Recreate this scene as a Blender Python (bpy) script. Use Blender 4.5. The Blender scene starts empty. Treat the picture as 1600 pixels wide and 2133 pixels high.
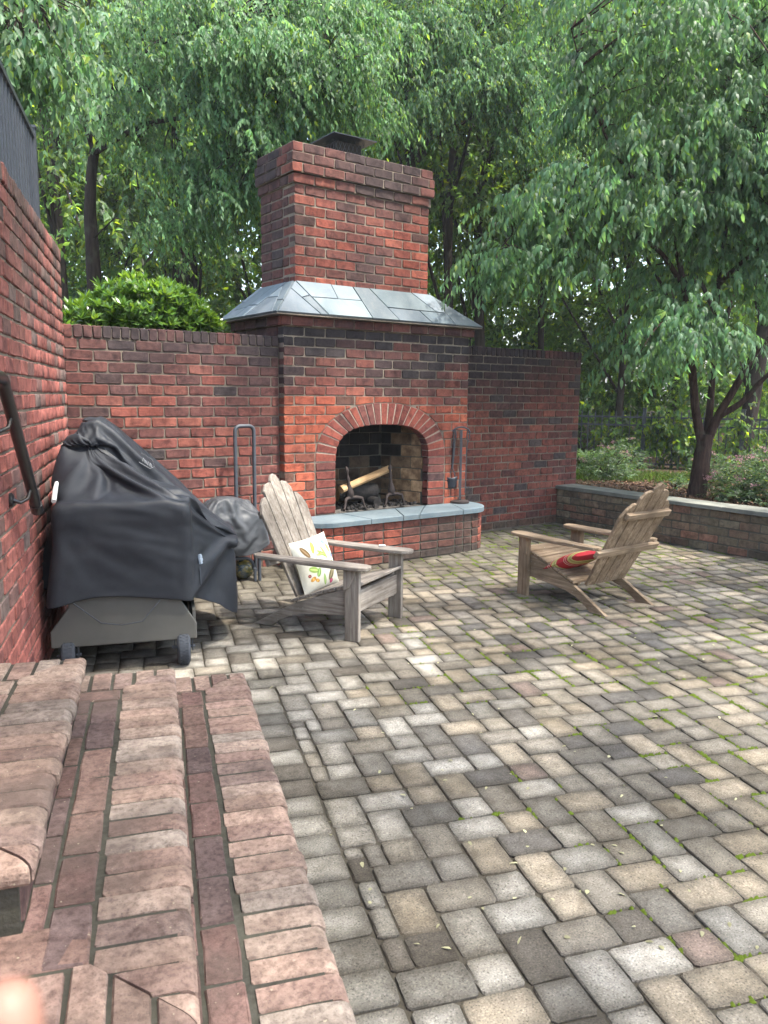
import bpy, math, random
import numpy as np
from mathutils import Vector, Matrix

random.seed(11)
rng = np.random.default_rng(11)
S = 1.12                      # the plan below is laid out in brick modules; S brings it to metres
sc = bpy.context.scene
col = sc.collection
R = math.radians

# ------------------------------------------------------------------ camera
CAM = np.array([-3.1016, -5.7754, 1.4447])
YAW, PITCH, ROLL, FPX = 0.6213, 0.1484, 0.0100, 1620.26
cyw, syw = math.cos(YAW), math.sin(YAW)
FWD = np.array([syw * math.cos(PITCH), cyw * math.cos(PITCH), -math.sin(PITCH)])
_rt = np.array([cyw, -syw, 0.0]); _up = np.cross(_rt, FWD)
RT = _rt * math.cos(ROLL) + _up * math.sin(ROLL)
UP = -_rt * math.sin(ROLL) + _up * math.cos(ROLL)
cd = bpy.data.cameras.new('camera'); cam = bpy.data.objects.new('camera', cd); col.objects.link(cam)
cd.sensor_fit = 'VERTICAL'; cd.sensor_height = 24.0; cd.lens = 24.0 * FPX / 2133.0
cd.clip_start = 0.02; cd.clip_end = 400.0
cam.matrix_world = Matrix(((RT[0], UP[0], -FWD[0], CAM[0] * S), (RT[1], UP[1], -FWD[1], CAM[1] * S),
                           (RT[2], UP[2], -FWD[2], CAM[2] * S), (0, 0, 0, 1)))
cd.dof.use_dof = True; cd.dof.focus_distance = 6.2; cd.dof.aperture_fstop = 5.2   # a phone lens
sc.camera = cam

# ------------------------------------------------------------------ light
SUN_EL, SUN_AZ = R(66), R(152)           # azimuth clockwise from +Y
world = bpy.data.worlds.new('World'); sc.world = world; world.use_nodes = True
wn = world.node_tree.nodes; wl = world.node_tree.links
sky = wn.new('ShaderNodeTexSky'); sky.sky_type = 'NISHITA'; sky.sun_disc = False
sky.sun_elevation = SUN_EL; sky.sun_rotation = SUN_AZ
sky.air_density = 1.2; sky.dust_density = 4.0; sky.ozone_density = 1.0
wl.new(sky.outputs[0], wn['Background'].inputs[0]); wn['Background'].inputs[1].default_value = 0.15
sd = bpy.data.lights.new('sun', 'SUN'); sun = bpy.data.objects.new('sun', sd); col.objects.link(sun)
sd.energy = 2.9; sd.angle = R(2.5); sd.color = (1.0, 0.95, 0.87)
SUNV = Vector((math.sin(SUN_AZ) * math.cos(SUN_EL), math.cos(SUN_AZ) * math.cos(SUN_EL), math.sin(SUN_EL)))
sun.rotation_euler = SUNV.to_track_quat('Z', 'Y').to_euler()
sun.location = (0, 0, 20)
sc.view_settings.view_transform = 'Standard'; sc.view_settings.look = 'None'
sc.view_settings.gamma = 1.0; sc.view_settings.exposure = 2.25
sc.render.engine = 'CYCLES'
sc.cycles.use_denoising = True
sc.cycles.max_bounces = 6; sc.cycles.diffuse_bounces = 3; sc.cycles.glossy_bounces = 2
sc.cycles.transmission_bounces = 3; sc.cycles.transparent_max_bounces = 4
sc.cycles.caustics_reflective = False; sc.cycles.caustics_refractive = False
sc.cycles.sample_clamp_indirect = 6.0

# ------------------------------------------------------------------ pixel helpers (directions only)
def ray(px, py):
    return FWD * FPX + RT * (px - 800) - UP * (py - 1066.5)
def at_z(px, py, z):
    d = ray(px, py); return CAM + d * ((z - CAM[2]) / d[2])
def at_y(px, py, y):
    d = ray(px, py); return CAM + d * ((y - CAM[1]) / d[1])
def on_plane(px, py, pt, n):
    d = ray(px, py); n = np.asarray(n, float); return CAM + d * (((np.asarray(pt) - CAM) @ n) / (d @ n))
def at_dist(px, py, t):
    d = ray(px, py); return CAM + d / np.linalg.norm(d) * t
def proj(X):
    d = np.asarray(X, float) - CAM; z = d @ FWD
    return np.stack([800 + FPX * (d @ RT) / z, 1066.5 - FPX * (d @ UP) / z, z], -1)

# the left wall, steps and paving share a frame turned 19.3 degrees: U runs along the wall, V away from it
TH = R(19.3); O2 = np.array([-1.69, 0.074, 0.0])
UD = np.array([math.sin(TH), math.cos(TH), 0.0]); VD = np.array([math.cos(TH), -math.sin(TH), 0.0])
ZD = np.array([0, 0, 1.0])
def uv(u, v, z=0.0): return O2 + UD * u + VD * v + ZD * z

# ------------------------------------------------------------------ object helpers
def wloc(o):
    m = Matrix.Identity(4)
    while o is not None:
        m = o.matrix_basis @ m; o = o.parent
    return m
def link(name, data, parent=None, mat=None):
    o = bpy.data.objects.new(name, data); col.objects.link(o)
    if parent is not None: o.parent = parent
    if mat is not None and data is not None and hasattr(data, 'materials') and not data.materials: data.materials.append(mat)
    return o
def tag(o, label, cat, group=None, kind=None):
    if label: o['label'] = label
    if cat: o['category'] = cat
    if group: o['group'] = group
    if kind: o['kind'] = kind
    return o
def empty(name, loc=(0, 0, 0), rz=0.0, parent=None):
    o = link(name, None, parent); o.location = loc; o.rotation_euler = (0, 0, rz); o.empty_display_size = 0.1
    return o
def mesh_np(name, verts, faces_flat, sizes, smooth=False, tint=None):
    """fast mesh from arrays; tint = per-vertex rgba"""
    me = bpy.data.meshes.new(name)
    verts = np.ascontiguousarray(verts, dtype=np.float32); faces_flat = np.ascontiguousarray(faces_flat, dtype=np.int32)
    sizes = np.ascontiguousarray(sizes, dtype=np.int32)
    me.vertices.add(len(verts)); me.vertices.foreach_set('co', verts.ravel())
    me.loops.add(len(faces_flat)); me.loops.foreach_set('vertex_index', faces_flat)
    me.polygons.add(len(sizes))
    starts = np.zeros(len(sizes), dtype=np.int32); starts[1:] = np.cumsum(sizes)[:-1]
    me.polygons.foreach_set('loop_start', starts); me.polygons.foreach_set('loop_total', sizes)
    if smooth: me.polygons.foreach_set('use_smooth', np.ones(len(sizes), dtype=bool))
    if tint is not None:
        a = me.color_attributes.new('tint', 'FLOAT_COLOR', 'POINT')
        t = np.ones((len(verts), 4), dtype=np.float32); t[:, :tint.shape[1]] = tint
        a.data.foreach_set('color', t.ravel())
    me.update(calc_edges=True); me.validate()
    return me

class MB:
    """collects shapes of ONE part; o is subtracted from every point (the thing's base)"""
    def __init__(s, o=(0, 0, 0)): s.v = []; s.f = []; s.o = np.asarray(o, float)
    def add(s, vs, fs):
        b = len(s.v); s.v += [np.asarray(p, float) - s.o for p in vs]; s.f += [tuple(b + i for i in f) for f in fs]; return s
    def box(s, a, b, c0=None, ax=None):
        """axis box a..b, or in the frame (c0 origin, ax = three axes)"""
        ps = [(x, y, z) for z in (a[2], b[2]) for y in (a[1], b[1]) for x in (a[0], b[0])]
        if c0 is not None: ps = [np.asarray(c0) + ax[0] * p[0] + ax[1] * p[1] + ax[2] * p[2] for p in ps]
        return s.add(ps, [(0, 2, 3, 1), (4, 5, 7, 6), (0, 1, 5, 4), (2, 6, 7, 3), (0, 4, 6, 2), (1, 3, 7, 5)])
    def prism(s, poly, d, bev=0.0):
        """closed polygon poly (3-D points, ordered) pushed along vector d; bev insets the far end"""
        n = len(poly); P = [np.asarray(p, float) for p in poly]; d = np.asarray(d, float); c = sum(P) / n
        if bev:
            def inset(p):
                w = c - p; L = np.linalg.norm(w); return p + w / L * bev * 1.3
            dl = d / np.linalg.norm(d)
            rings = [P, [p + d - dl * bev for p in P], [inset(p) + d for p in P]]
        else: rings = [P, [p + d for p in P]]
        vs = [p for r in rings for p in r]; fs = [tuple(range(n))[::-1]]
        for k in range(len(rings) - 1):
            fs += [(k * n + i, k * n + (i + 1) % n, (k + 1) * n + (i + 1) % n, (k + 1) * n + i) for i in range(n)]
        fs.append(tuple(range((len(rings) - 1) * n, len(rings) * n)))
        return s.add(vs, fs)
    def tube(s, pts, r, n=8, caps=True):
        P = [np.asarray(p, float) for p in pts]; m = len(P); r = [r] * m if np.isscalar(r) else list(r)
        ref = np.array([0.0, 0, 1]); vs = []; last = None
        for i in range(m):
            t = P[min(i + 1, m - 1)] - P[max(i - 1, 0)]; t = t / (np.linalg.norm(t) + 1e-9)
            if last is None:
                a = np.cross(t, ref if abs(t[2]) < 0.95 else np.array([1.0, 0, 0]))
            else: a = last - t * (last @ t)
            a = a / (np.linalg.norm(a) + 1e-9); last = a; b = np.cross(t, a)
            vs += [P[i] + (a * math.cos(2 * math.pi * k / n) + b * math.sin(2 * math.pi * k / n)) * r[i] for k in range(n)]
        fs = [(i * n + k, i * n + (k + 1) % n, (i + 1) * n + (k + 1) % n, (i + 1) * n + k) for i in range(m - 1) for k in range(n)]
        if caps: fs += [tuple(range(n))[::-1], tuple(range((m - 1) * n, m * n))]
        return s.add(vs, fs)
    def lathe(s, prof, c, n=16, ax=None):
        ax = ax or (np.array([1.0, 0, 0]), np.array([0, 1.0, 0]), np.array([0, 0, 1.0])); c = np.asarray(c, float); m = len(prof)
        vs = [c + ax[0] * r * math.cos(2 * math.pi * k / n) + ax[1] * r * math.sin(2 * math.pi * k / n) + ax[2] * z for r, z in prof for k in range(n)]
        fs = [(i * n + k, i * n + (k + 1) % n, (i + 1) * n + (k + 1) % n, (i + 1) * n + k) for i in range(m - 1) for k in range(n)]
        fs += [tuple(range(n))[::-1], tuple(range((m - 1) * n, m * n))]
        return s.add(vs, fs)
    def build(s, name, mat, parent=None, loc=None, smooth=False, bevel=0.0, subsurf=0):
        me = bpy.data.meshes.new(name); me.from_pydata([tuple(p) for p in s.v], [], s.f); me.update()
        if smooth:
            me.polygons.foreach_set('use_smooth', [True] * len(me.polygons))
        o = link(name, me, parent, mat)
        if loc is not None: o.location = loc
        if bevel:
            b = o.modifiers.new('edge', 'BEVEL'); b.width = bevel; b.segments = 2; b.limit_method = 'ANGLE'; b.angle_limit = R(40)
        if subsurf:
            b = o.modifiers.new('sub', 'SUBSURF'); b.levels = subsurf; b.render_levels = subsurf
        return o

def smooth_by_angle(o, ang=40):
    me = o.data
    me.polygons.foreach_set('use_smooth', [True] * len(me.polygons))
    try: me.set_sharp_from_angle(angle=R(ang))
    except Exception: pass

# ------------------------------------------------------------------ materials
class N:
    def __init__(s, name):
        s.m = bpy.data.materials.new(name); s.m.use_nodes = True; s.t = s.m.node_tree; s.b = s.t.nodes['Principled BSDF']
        s.out = s.t.nodes['Material Output']
    def n(s, t, **k):
        x = s.t.nodes.new('ShaderNode' + t)
        for a, b in k.items(): setattr(x, a, b)
        return x
    def l(s, a, b): s.t.links.new(a, b)
    def pos(s): return s.n('NewGeometry').outputs['Position']
    def objc(s): return s.n('TexCoord').outputs['Object']
    def mapping(s, vec, scale=(1, 1, 1), rot=(0, 0, 0)):
        m = s.n('Mapping'); m.inputs['Scale'].default_value = scale; m.inputs['Rotation'].default_value = rot; s.l(vec, m.inputs[0]); return m.outputs[0]
    def noise(s, vec, scale, detail=4, rough=0.55, dist=0.0):
        x = s.n('TexNoise'); x.inputs['Scale'].default_value = scale; x.inputs['Detail'].default_value = detail
        x.inputs['Roughness'].default_value = rough; x.inputs['Distortion'].default_value = dist; s.l(vec, x.inputs['Vector']); return x.outputs['Fac']
    def vor(s, vec, scale, feature='F1', out='Distance'):
        x = s.n('TexVoronoi'); x.feature = feature; x.inputs['Scale'].default_value = scale; s.l(vec, x.inputs['Vector']); return x.outputs[out]
    def ramp(s, fac, stops):
        x = s.n('ValToRGB'); e = x.color_ramp.elements
        for i, (p, c) in enumerate(stops):
            el = e[i] if i < 2 else e.new(p)
            el.position = p; el.color = (c, c, c, 1) if np.isscalar(c) else (*c, 1)
        s.l(fac, x.inputs[0]); return x.outputs[0]
    def mix(s, fac, a, b, mode='MIX'):
        x = s.n('Mix'); x.data_type = 'RGBA'; x.blend_type = mode
        for v, i in ((fac, 0), (a, 6), (b, 7)):
            if hasattr(v, 'links'): s.l(v, x.inputs[i])
            elif i == 0: x.inputs[0].default_value = v
            else: x.inputs[i].default_value = (*v, 1)
        return x.outputs[2]
    def math(s, op, a, b=0.0, clamp=False):
        x = s.n('Math', operation=op); x.use_clamp = clamp
        for v, i in ((a, 0), (b, 1)):
            if hasattr(v, 'links'): s.l(v, x.inputs[i])
            else: x.inputs[i].default_value = v
        return x.outputs[0]
    def tint(s):
        """colour of a single piece (object colour) or of one piece inside a joined mesh (attribute)"""
        a = s.n('Attribute'); a.attribute_name = 'tint'; i = s.n('ObjectInfo')
        return s.mix(1.0, a.outputs['Color'], i.outputs['Color'], 'ADD')
    def bump(s, h, strength=0.4, dist=0.01):
        x = s.n('Bump'); x.inputs['Strength'].default_value = strength; x.inputs['Distance'].default_value = dist
        s.l(h, x.inputs['Height']); s.l(x.outputs[0], s.b.inputs['Normal']); return x
    def done(s, color=None, rough=0.8, spec=0.3, metal=0.0):
        if color is not None:
            if hasattr(color, 'links'): s.l(color, s.b.inputs['Base Color'])
            else: s.b.inputs['Base Color'].default_value = (*color, 1)
        if hasattr(rough, 'links'): s.l(rough, s.b.inputs['Roughness'])
        else: s.b.inputs['Roughness'].default_value = rough
        s.b.inputs['Specular IOR Level'].default_value = spec; s.b.inputs['Metallic'].default_value = metal
        return s.m

def srgb(r, g, b):
    f = lambda c: (c / 255 / 12.92) if c / 255 <= 0.04045 else ((c / 255 + 0.055) / 1.055) ** 2.4
    return (f(r), f(g), f(b))

M = {}
def m_brick(name, streak=(1, 1, 9), rough=0.88, moss=0.0):
    k = N(name); p = k.pos()
    base = k.tint()
    n1 = k.noise(p, 26, 5, 0.65); n2 = k.noise(k.mapping(p, streak), 18, 4, 0.6); n3 = k.noise(p, 5.5, 3, 0.6); n4 = k.noise(p, 140, 3, 0.6)
    c = k.mix(k.ramp(n1, [(0.30, 0.0), (0.72, 0.75)]), base, k.mix(1.0, base, (0.45, 0.42, 0.44), 'MULTIPLY'))
    c = k.mix(k.ramp(n2, [(0.52, 0.0), (0.80, 0.55)]), c, k.mix(1.0, c, (1.45, 1.30, 1.25), 'MULTIPLY'))
    c = k.mix(k.ramp(n3, [(0.45, 0.0), (0.75, 0.7)]), c, k.mix(1.0, c, (0.52, 0.50, 0.55), 'MULTIPLY'))
    n5 = k.noise(p, 13, 4, 0.7, 0.8)
    c = k.mix(k.ramp(n5, [(0.47, 0.0), (0.66, 0.80)]), c, k.mix(1.0, c, (0.40, 0.40, 0.44), 'MULTIPLY'))
    c = k.mix(k.ramp(n4, [(0.62, 0.0), (0.85, 0.35)]), c, (0.36, 0.31, 0.28))
    ns = k.noise(k.mapping(p, (11, 11, 1.3)), 1.0, 4, 0.6)
    c = k.mix(k.ramp(ns, [(0.52, 0.0), (0.78, 0.75)]), c, k.mix(1.0, c, (0.42, 0.40, 0.42), 'MULTIPLY'))
    if moss:
        z = k.n('SeparateXYZ'); k.l(p, z.inputs[0])
        g = k.math('MULTIPLY', k.ramp(k.noise(p, 2.4, 4, 0.6), [(0.40, 0), (0.62, 1)]), moss)
        c = k.mix(g, c, (0.10, 0.088, 0.055))
    h = k.math('ADD', k.math('MULTIPLY', n1, 0.7), k.math('ADD', k.math('MULTIPLY', n2, 0.5), k.math('MULTIPLY', n4, 0.35)))
    k.bump(h, 0.55, 0.006)
    return k.done(c, rough, 0.25)
M['brick'] = m_brick('brick_face')
k = N('step_brick'); p = k.pos(); base = k.tint()
n1 = k.noise(p, 11, 5, 0.65); n2 = k.noise(p, 48, 4, 0.65); n3 = k.noise(p, 2.6, 4, 0.6); n4 = k.noise(p, 190, 3, 0.6)
c = k.mix(k.ramp(n1, [(0.36, 0.0), (0.68, 0.85)]), base, k.mix(1.0, base, (0.55, 0.50, 0.50), 'MULTIPLY'))
c = k.mix(k.ramp(n2, [(0.45, 0.0), (0.70, 0.8)]), c, k.mix(1.0, c, (1.5, 1.52, 1.5), 'MULTIPLY'))
c = k.mix(k.ramp(n2, [(0.30, 0.75), (0.48, 0.0)]), c, k.mix(1.0, c, (0.45, 0.42, 0.42), 'MULTIPLY'))
c = k.mix(k.ramp(n3, [(0.46, 0.0), (0.66, 0.8)]), c, (0.085, 0.062, 0.052))
c = k.mix(k.ramp(k.noise(p, 95, 1, 0.4), [(0.75, 0.0), (0.80, 0.6)]), c, (0.38, 0.34, 0.24))
c = k.mix(k.ramp(n4, [(0.30, 0.6), (0.42, 0.0)]), c, (0.05, 0.04, 0.035))
k.bump(k.math('ADD', k.math('MULTIPLY', n2, 0.8), k.math('MULTIPLY', n4, 0.5)), 0.7, 0.005)
M['brick_step'] = k.done(c, 0.85, 0.25)
M['brick_moss'] = m_brick('damp_brick', (1, 1, 9), 0.9, 0.5)
def m_mortar(name, c1, c2):
    k = N(name); p = k.pos()
    c = k.mix(k.ramp(k.noise(p, 3.0, 5, 0.65), [(0.38, 0), (0.68, 1)]), c1, c2)
    c = k.mix(k.ramp(k.noise(p, 60, 3), [(0.4, 0), (0.7, 0.4)]), c, (0.09, 0.085, 0.075))
    k.bump(k.noise(p, 120, 4), 0.5, 0.004)
    return k.done(c, 0.95, 0.1)
M['mortar'] = m_mortar('lime_mortar', (0.27, 0.225, 0.175), (0.085, 0.072, 0.060))
M['mortar_step'] = m_mortar('dirty_step_mortar', (0.062, 0.060, 0.046), (0.028, 0.027, 0.023))
M['mortar_wall'] = m_mortar('stained_wall_mortar', (0.20, 0.168, 0.132), (0.065, 0.056, 0.048))
M['mortar_dark'] = m_mortar('weathered_mortar', (0.105, 0.10, 0.078), (0.045, 0.043, 0.037))

k = N('concrete_paver'); p = k.pos(); o = k.objc()
# tumbled concrete: pale worn middle, dirt along the rim (tint holds the block's own colour, uv-like 'rim' attribute its edge)
a = k.n('Attribute'); a.attribute_name = 'rim'
base = k.tint()
wob = k.noise(p, 9, 4, 0.6)
rim = k.math('ADD', a.outputs['Fac'], k.math('MULTIPLY', k.math('SUBTRACT', wob, 0.5), 1.1))
c = k.mix(k.ramp(rim, [(0.18, 0.0), (0.95, 1.0)]), base, k.mix(0.62, base, (0.075, 0.066, 0.053)))
sp = k.noise(p, 170, 2, 0.5)
c = k.mix(k.ramp(sp, [(0.56, 0), (0.70, 0.75)]), c, k.mix(1.0, c, (1.7, 1.66, 1.6), 'MULTIPLY'))
c = k.mix(k.ramp(sp, [(0.30, 0.65), (0.44, 0.0)]), c, (0.035, 0.03, 0.025))
c = k.mix(k.ramp(k.noise(p, 1.1, 6, 0.66), [(0.43, 0), (0.62, 0.9)]), c, k.mix(1.0, c, (0.44, 0.42, 0.38), 'MULTIPLY'))
c = k.mix(k.ramp(k.noise(p, 17, 5, 0.65), [(0.40, 0.0), (0.68, 0.6)]), c, k.mix(1.0, c, (0.55, 0.53, 0.50), 'MULTIPLY'))
k.bump(k.math('ADD', k.noise(p, 190, 3, 0.6), k.math('MULTIPLY', wob, 0.6)), 0.6, 0.004)
M['paver'] = k.done(c, 0.9, 0.2)

k = N('joint_soil'); p = k.pos()
c = k.mix(k.noise(p, 30, 4), (0.040, 0.035, 0.027), (0.10, 0.088, 0.068)); k.bump(k.noise(p, 90, 4), 0.6, 0.006)
M['soil'] = k.done(c, 1.0, 0.1)
k = N('moss'); p = k.pos()
c = k.mix(k.noise(p, 60, 3), (0.045, 0.075, 0.010), (0.115, 0.15, 0.022)); k.bump(k.noise(p, 220, 3), 0.8, 0.004)
M['moss'] = k.done(c, 1.0, 0.05)
k = N('leaf_litter_soil'); p = k.pos()
c = k.mix(k.ramp(k.noise(p, 14, 5, 0.7), [(0.35, 0), (0.7, 1)]), (0.030, 0.020, 0.014), (0.11, 0.075, 0.05))
c = k.mix(k.ramp(k.noise(p, 0.7, 3), [(0.5, 0), (0.7, 0.6)]), c, (0.03, 0.05, 0.015))
k.bump(k.noise(p, 40, 5), 0.8, 0.02)
M['ground'] = k.done(c, 1.0, 0.1)

def m_slate(name, a, b, rough, var=0.5):
    k = N(name); p = k.pos(); t = k.tint()
    c = k.mix(k.ramp(k.noise(p, 4.0, 4, 0.6, 0.6), [(0.3, 0), (0.75, 1)]), a, b)
    c = k.mix(1.0, c, t, 'MULTIPLY')
    c = k.mix(k.ramp(k.noise(p, 22, 4, 0.7), [(0.5, 0), (0.8, 0.4)]), c, (0.20, 0.20, 0.19))
    k.bump(k.math('ADD', k.noise(k.mapping(p, (1, 1, 6)), 7, 5, 0.6), k.noise(p, 60, 3)), 0.35, 0.004)
    return k.done(c, rough, 0.18)
M['slate'] = m_slate('blue_slate', (0.115, 0.148, 0.168), (0.185, 0.215, 0.228), 0.7)
M['slate_damp'] = m_slate('mossy_slate', (0.10, 0.105, 0.095), (0.20, 0.20, 0.175), 0.65)

def m_wood(name, pale, dark, axis):
    k = N(name); o = k.objc()
    sc3 = [16, 16, 16]; sc3[axis] = 0.9
    g = k.noise(k.mapping(o, tuple(sc3)), 3.2, 5, 0.62, 0.3); f = k.noise(k.mapping(o, tuple(x * 3.2 if i != axis else x * 1.5 for i, x in enumerate(sc3))), 4, 3, 0.6)
    big = k.noise(k.pos(), 3.3, 4, 0.6)
    c = k.mix(k.ramp(g, [(0.30, 0), (0.68, 1)]), dark, pale)
    c = k.mix(k.ramp(f, [(0.55, 0), (0.72, 0.55)]), c, tuple(x * 0.28 for x in dark))
    c = k.mix(k.ramp(big, [(0.42, 0), (0.72, 0.75)]), c, tuple(x * 0.55 for x in dark))
    c = k.mix(k.ramp(k.noise(k.pos(), 75, 2), [(0.70, 0), (0.76, 0.8)]), c, (0.45, 0.45, 0.40))
    k.bump(k.math('ADD', g, k.math('MULTIPLY', f, 0.7)), 0.6, 0.004)
    return k.done(c, 0.85, 0.2)
for i, ax in enumerate('xyz'):
    M['teak_' + ax] = m_wood('weathered_teak_' + ax, (0.35, 0.315, 0.272), (0.145, 0.118, 0.095), i)
    M['teak_brown_' + ax] = m_wood('brown_weathered_teak_' + ax, (0.38, 0.285, 0.19), (0.15, 0.10, 0.060), i)

def m_plain(name, c, rough, metal=0.0, spec=0.4, nscale=30, var=0.25, bump=0.15, dark=0.5):
    k = N(name); p = k.pos()
    cc = k.mix(k.ramp(k.noise(p, nscale, 4, 0.6), [(0.35, 0), (0.75, var)]), c, tuple(x * dark for x in c))
    if bump: k.bump(k.noise(p, nscale * 4, 3), bump, 0.003)
    return k.done(cc, rough, spec, metal)
M['black_iron'] = m_plain('black_painted_iron', (0.014, 0.013, 0.014), 0.28, 0, 0.6, 18, 0.5, 0.1, 2.6)
M['fence_iron'] = m_plain('grey_black_fence_paint', (0.030, 0.034, 0.042), 0.45, 0, 0.5, 25, 0.5, 0.05, 1.8)
M['rack_iron'] = m_plain('slate_grey_tube_paint', (0.050, 0.058, 0.070), 0.5, 0, 0.4, 30, 0.5, 0.05, 0.6)
M['cast_iron'] = m_plain('rusty_cast_iron', (0.030, 0.022, 0.020), 0.75, 0, 0.3, 40, 0.7, 0.4, 2.0)
M['cap_metal'] = m_plain('black_cap_metal', (0.020, 0.024, 0.032), 0.35, 0.0, 0.5, 20, 0.3, 0.02)
M['wire'] = m_plain('galvanised_wire', (0.10, 0.12, 0.15), 0.5, 0.6, 0.4, 20, 0.2, 0)
M['grey_panel'] = m_plain('dusty_grey_green_panel', (0.092, 0.090, 0.081), 0.55, 0, 0.4, 9, 0.5, 0.05, 0.7)
M['pewter'] = m_plain('dull_pewter_metal', (0.075, 0.08, 0.09), 0.4, 0.4, 0.4, 30, 0.4, 0.05)
M['rubber'] = m_plain('dusty_tyre_rubber', (0.055, 0.062, 0.075), 0.85, 0, 0.2, 60, 0.6, 0.2)
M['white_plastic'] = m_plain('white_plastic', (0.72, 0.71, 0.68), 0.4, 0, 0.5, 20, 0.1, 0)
M['grey_plastic'] = m_plain('pale_grey_plastic', (0.34, 0.40, 0.48), 0.4, 0, 0.5, 20, 0.1, 0)
M['ash'] = m_plain('wood_ash', (0.13, 0.12, 0.11), 1.0, 0, 0.1, 45, 1.0, 0.8, 0.2)
M['char'] = m_plain('charred_wood', (0.020, 0.018, 0.017), 0.9, 0, 0.2, 35, 0.7, 0.9, 2.5)

# vinyl grill cover: dust, faint streaks
def m_vinyl(name, c0, c1, rough):
    k = N(name); p = k.pos()
    d = k.math('MULTIPLY', k.ramp(k.noise(p, 3.2, 5, 0.65, 0.5), [(0.42, 0), (0.75, 1)]), 0.5)
    c = k.mix(d, c0, c1)
    c = k.mix(k.ramp(k.noise(p, 260, 2), [(0.70, 0), (0.76, 0.4)]), c, (0.14, 0.13, 0.12))
    k.bump(k.math('ADD', k.noise(p, 9, 3, 0.5), k.math('MULTIPLY', k.noise(p, 300, 2), 0.15)), 0.12, 0.010)
    k.done(c, rough, 0.45); k.l(k.ramp(k.noise(p, 5, 4), [(0.3, rough - 0.12), (0.7, rough + 0.18)]), k.b.inputs['Roughness'])
    return k.m
M['vinyl'] = m_vinyl('black_vinyl', (0.011, 0.014, 0.020), (0.036, 0.039, 0.045), 0.58)
M['vinyl_grey'] = m_vinyl('dusty_grey_vinyl', (0.030, 0.034, 0.040), (0.085, 0.088, 0.094), 0.52)

# bark
def m_bark(name, a, b, sz=14):
    k = N(name); p = k.pos()
    g = k.noise(k.mapping(p, (sz, sz, 2.2)), 1.6, 5, 0.65, 0.5)
    c = k.mix(k.ramp(g, [(0.35, 0), (0.7, 1)]), a, b)
    c = k.mix(k.ramp(k.noise(p, 6, 4), [(0.55, 0), (0.75, 0.5)]), c, (0.07, 0.075, 0.055))
    k.bump(g, 0.8, 0.02); return k.done(c, 0.95, 0.1)
M['bark'] = m_bark('dark_bark', (0.016, 0.012, 0.010), (0.055, 0.042, 0.036))
M['bark_red'] = m_bark('reddish_brown_bark', (0.022, 0.013, 0.011), (0.085, 0.055, 0.045), 20)

# leaves: thin blades that reflect and transmit
def m_leaf(name, c, tr, gloss=0.28, rough=0.38, mixf=0.42):
    k = N(name); t = k.n('Attribute'); t.attribute_name = 'tint'
    cc = k.mix(1.0, c, t.outputs['Color'], 'MULTIPLY'); ct = k.mix(1.0, tr, t.outputs['Color'], 'MULTIPLY')
    k.done(cc, rough, gloss)
    x = k.n('BsdfTranslucent'); k.l(ct, x.inputs[0]); mx = k.n('MixShader'); mx.inputs[0].default_value = mixf
    k.l(k.b.outputs[0], mx.inputs[1]); k.l(x.outputs[0], mx.inputs[2]); k.l(mx.outputs[0], k.out.inputs[0])
    return k.m
M['leaf_weep'] = m_leaf('weeping_leaf', (0.085, 0.165, 0.078), (0.22, 0.42, 0.11), 0.30, 0.55, 0.45)
M['leaf_dog'] = m_leaf('long_drooping_leaf', (0.084, 0.155, 0.084), (0.21, 0.40, 0.11), 0.32, 0.52, 0.45)
M['leaf_wood'] = m_leaf('woodland_leaf', (0.042, 0.085, 0.030), (0.22, 0.38, 0.05), 0.30, 0.5, 0.5)
M['leaf_laurel'] = m_leaf('glossy_laurel_leaf', (0.060, 0.135, 0.022), (0.16, 0.30, 0.03), 0.6, 0.30, 0.35)
M['leaf_bed'] = m_leaf('bed_leaf', (0.045, 0.080, 0.036), (0.10, 0.18, 0.05), 0.4, 0.5, 0.4)
M['petal'] = m_leaf('pink_petal', (0.33, 0.20, 0.205), (0.3, 0.18, 0.18), 0.2, 0.6, 0.3)
M['grass'] = m_leaf('lawn_grass', (0.055, 0.105, 0.020), (0.12, 0.22, 0.03), 0.3, 0.5, 0.4)
M['mulch'] = m_leaf('mulch_chip', (0.14, 0.09, 0.065), (0.02, 0.012, 0.008), 0.1, 0.9, 0.05)
M['litter'] = m_leaf('fallen_leaf', (0.36, 0.34, 0.20), (0.2, 0.2, 0.08), 0.2, 0.7, 0.2)
# ------------------------------------------------------------------ single bricks
from mathutils import noise as mnoise
VAR = {}
def add_var(key, name, verts, faces, rim=None):
    me = bpy.data.meshes.new(name); me.from_pydata([tuple(v) for v in verts], [], faces); me.update()
    flat = np.array([i for f in faces for i in f], dtype=np.int32); sz = np.array([len(f) for f in faces], dtype=np.int32)
    if rim is not None:
        a = me.attributes.new('rim', 'FLOAT', 'POINT'); a.data.foreach_set('value', np.asarray(rim, dtype=np.float32))
    VAR.setdefault(key, []).append((me, np.asarray(verts, float), flat, sz, rim))
def ring(L, H, bev, j, r, cc=0.010):
    x, z = L / 2 - bev, H / 2 - bev; c = min(0.3 * H, cc)
    P = [(-x + c, -z), (r.uniform(-.3, .3) * x, -z), (x - c, -z), (x, -z + c), (x, z - c), (x - c, z), (r.uniform(-.3, .3) * x, z), (-x + c, z), (-x, z - c), (-x, -z + c)]
    return [(a + r.uniform(-j, j), b + r.uniform(-j, j)) for a, b in P]
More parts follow.
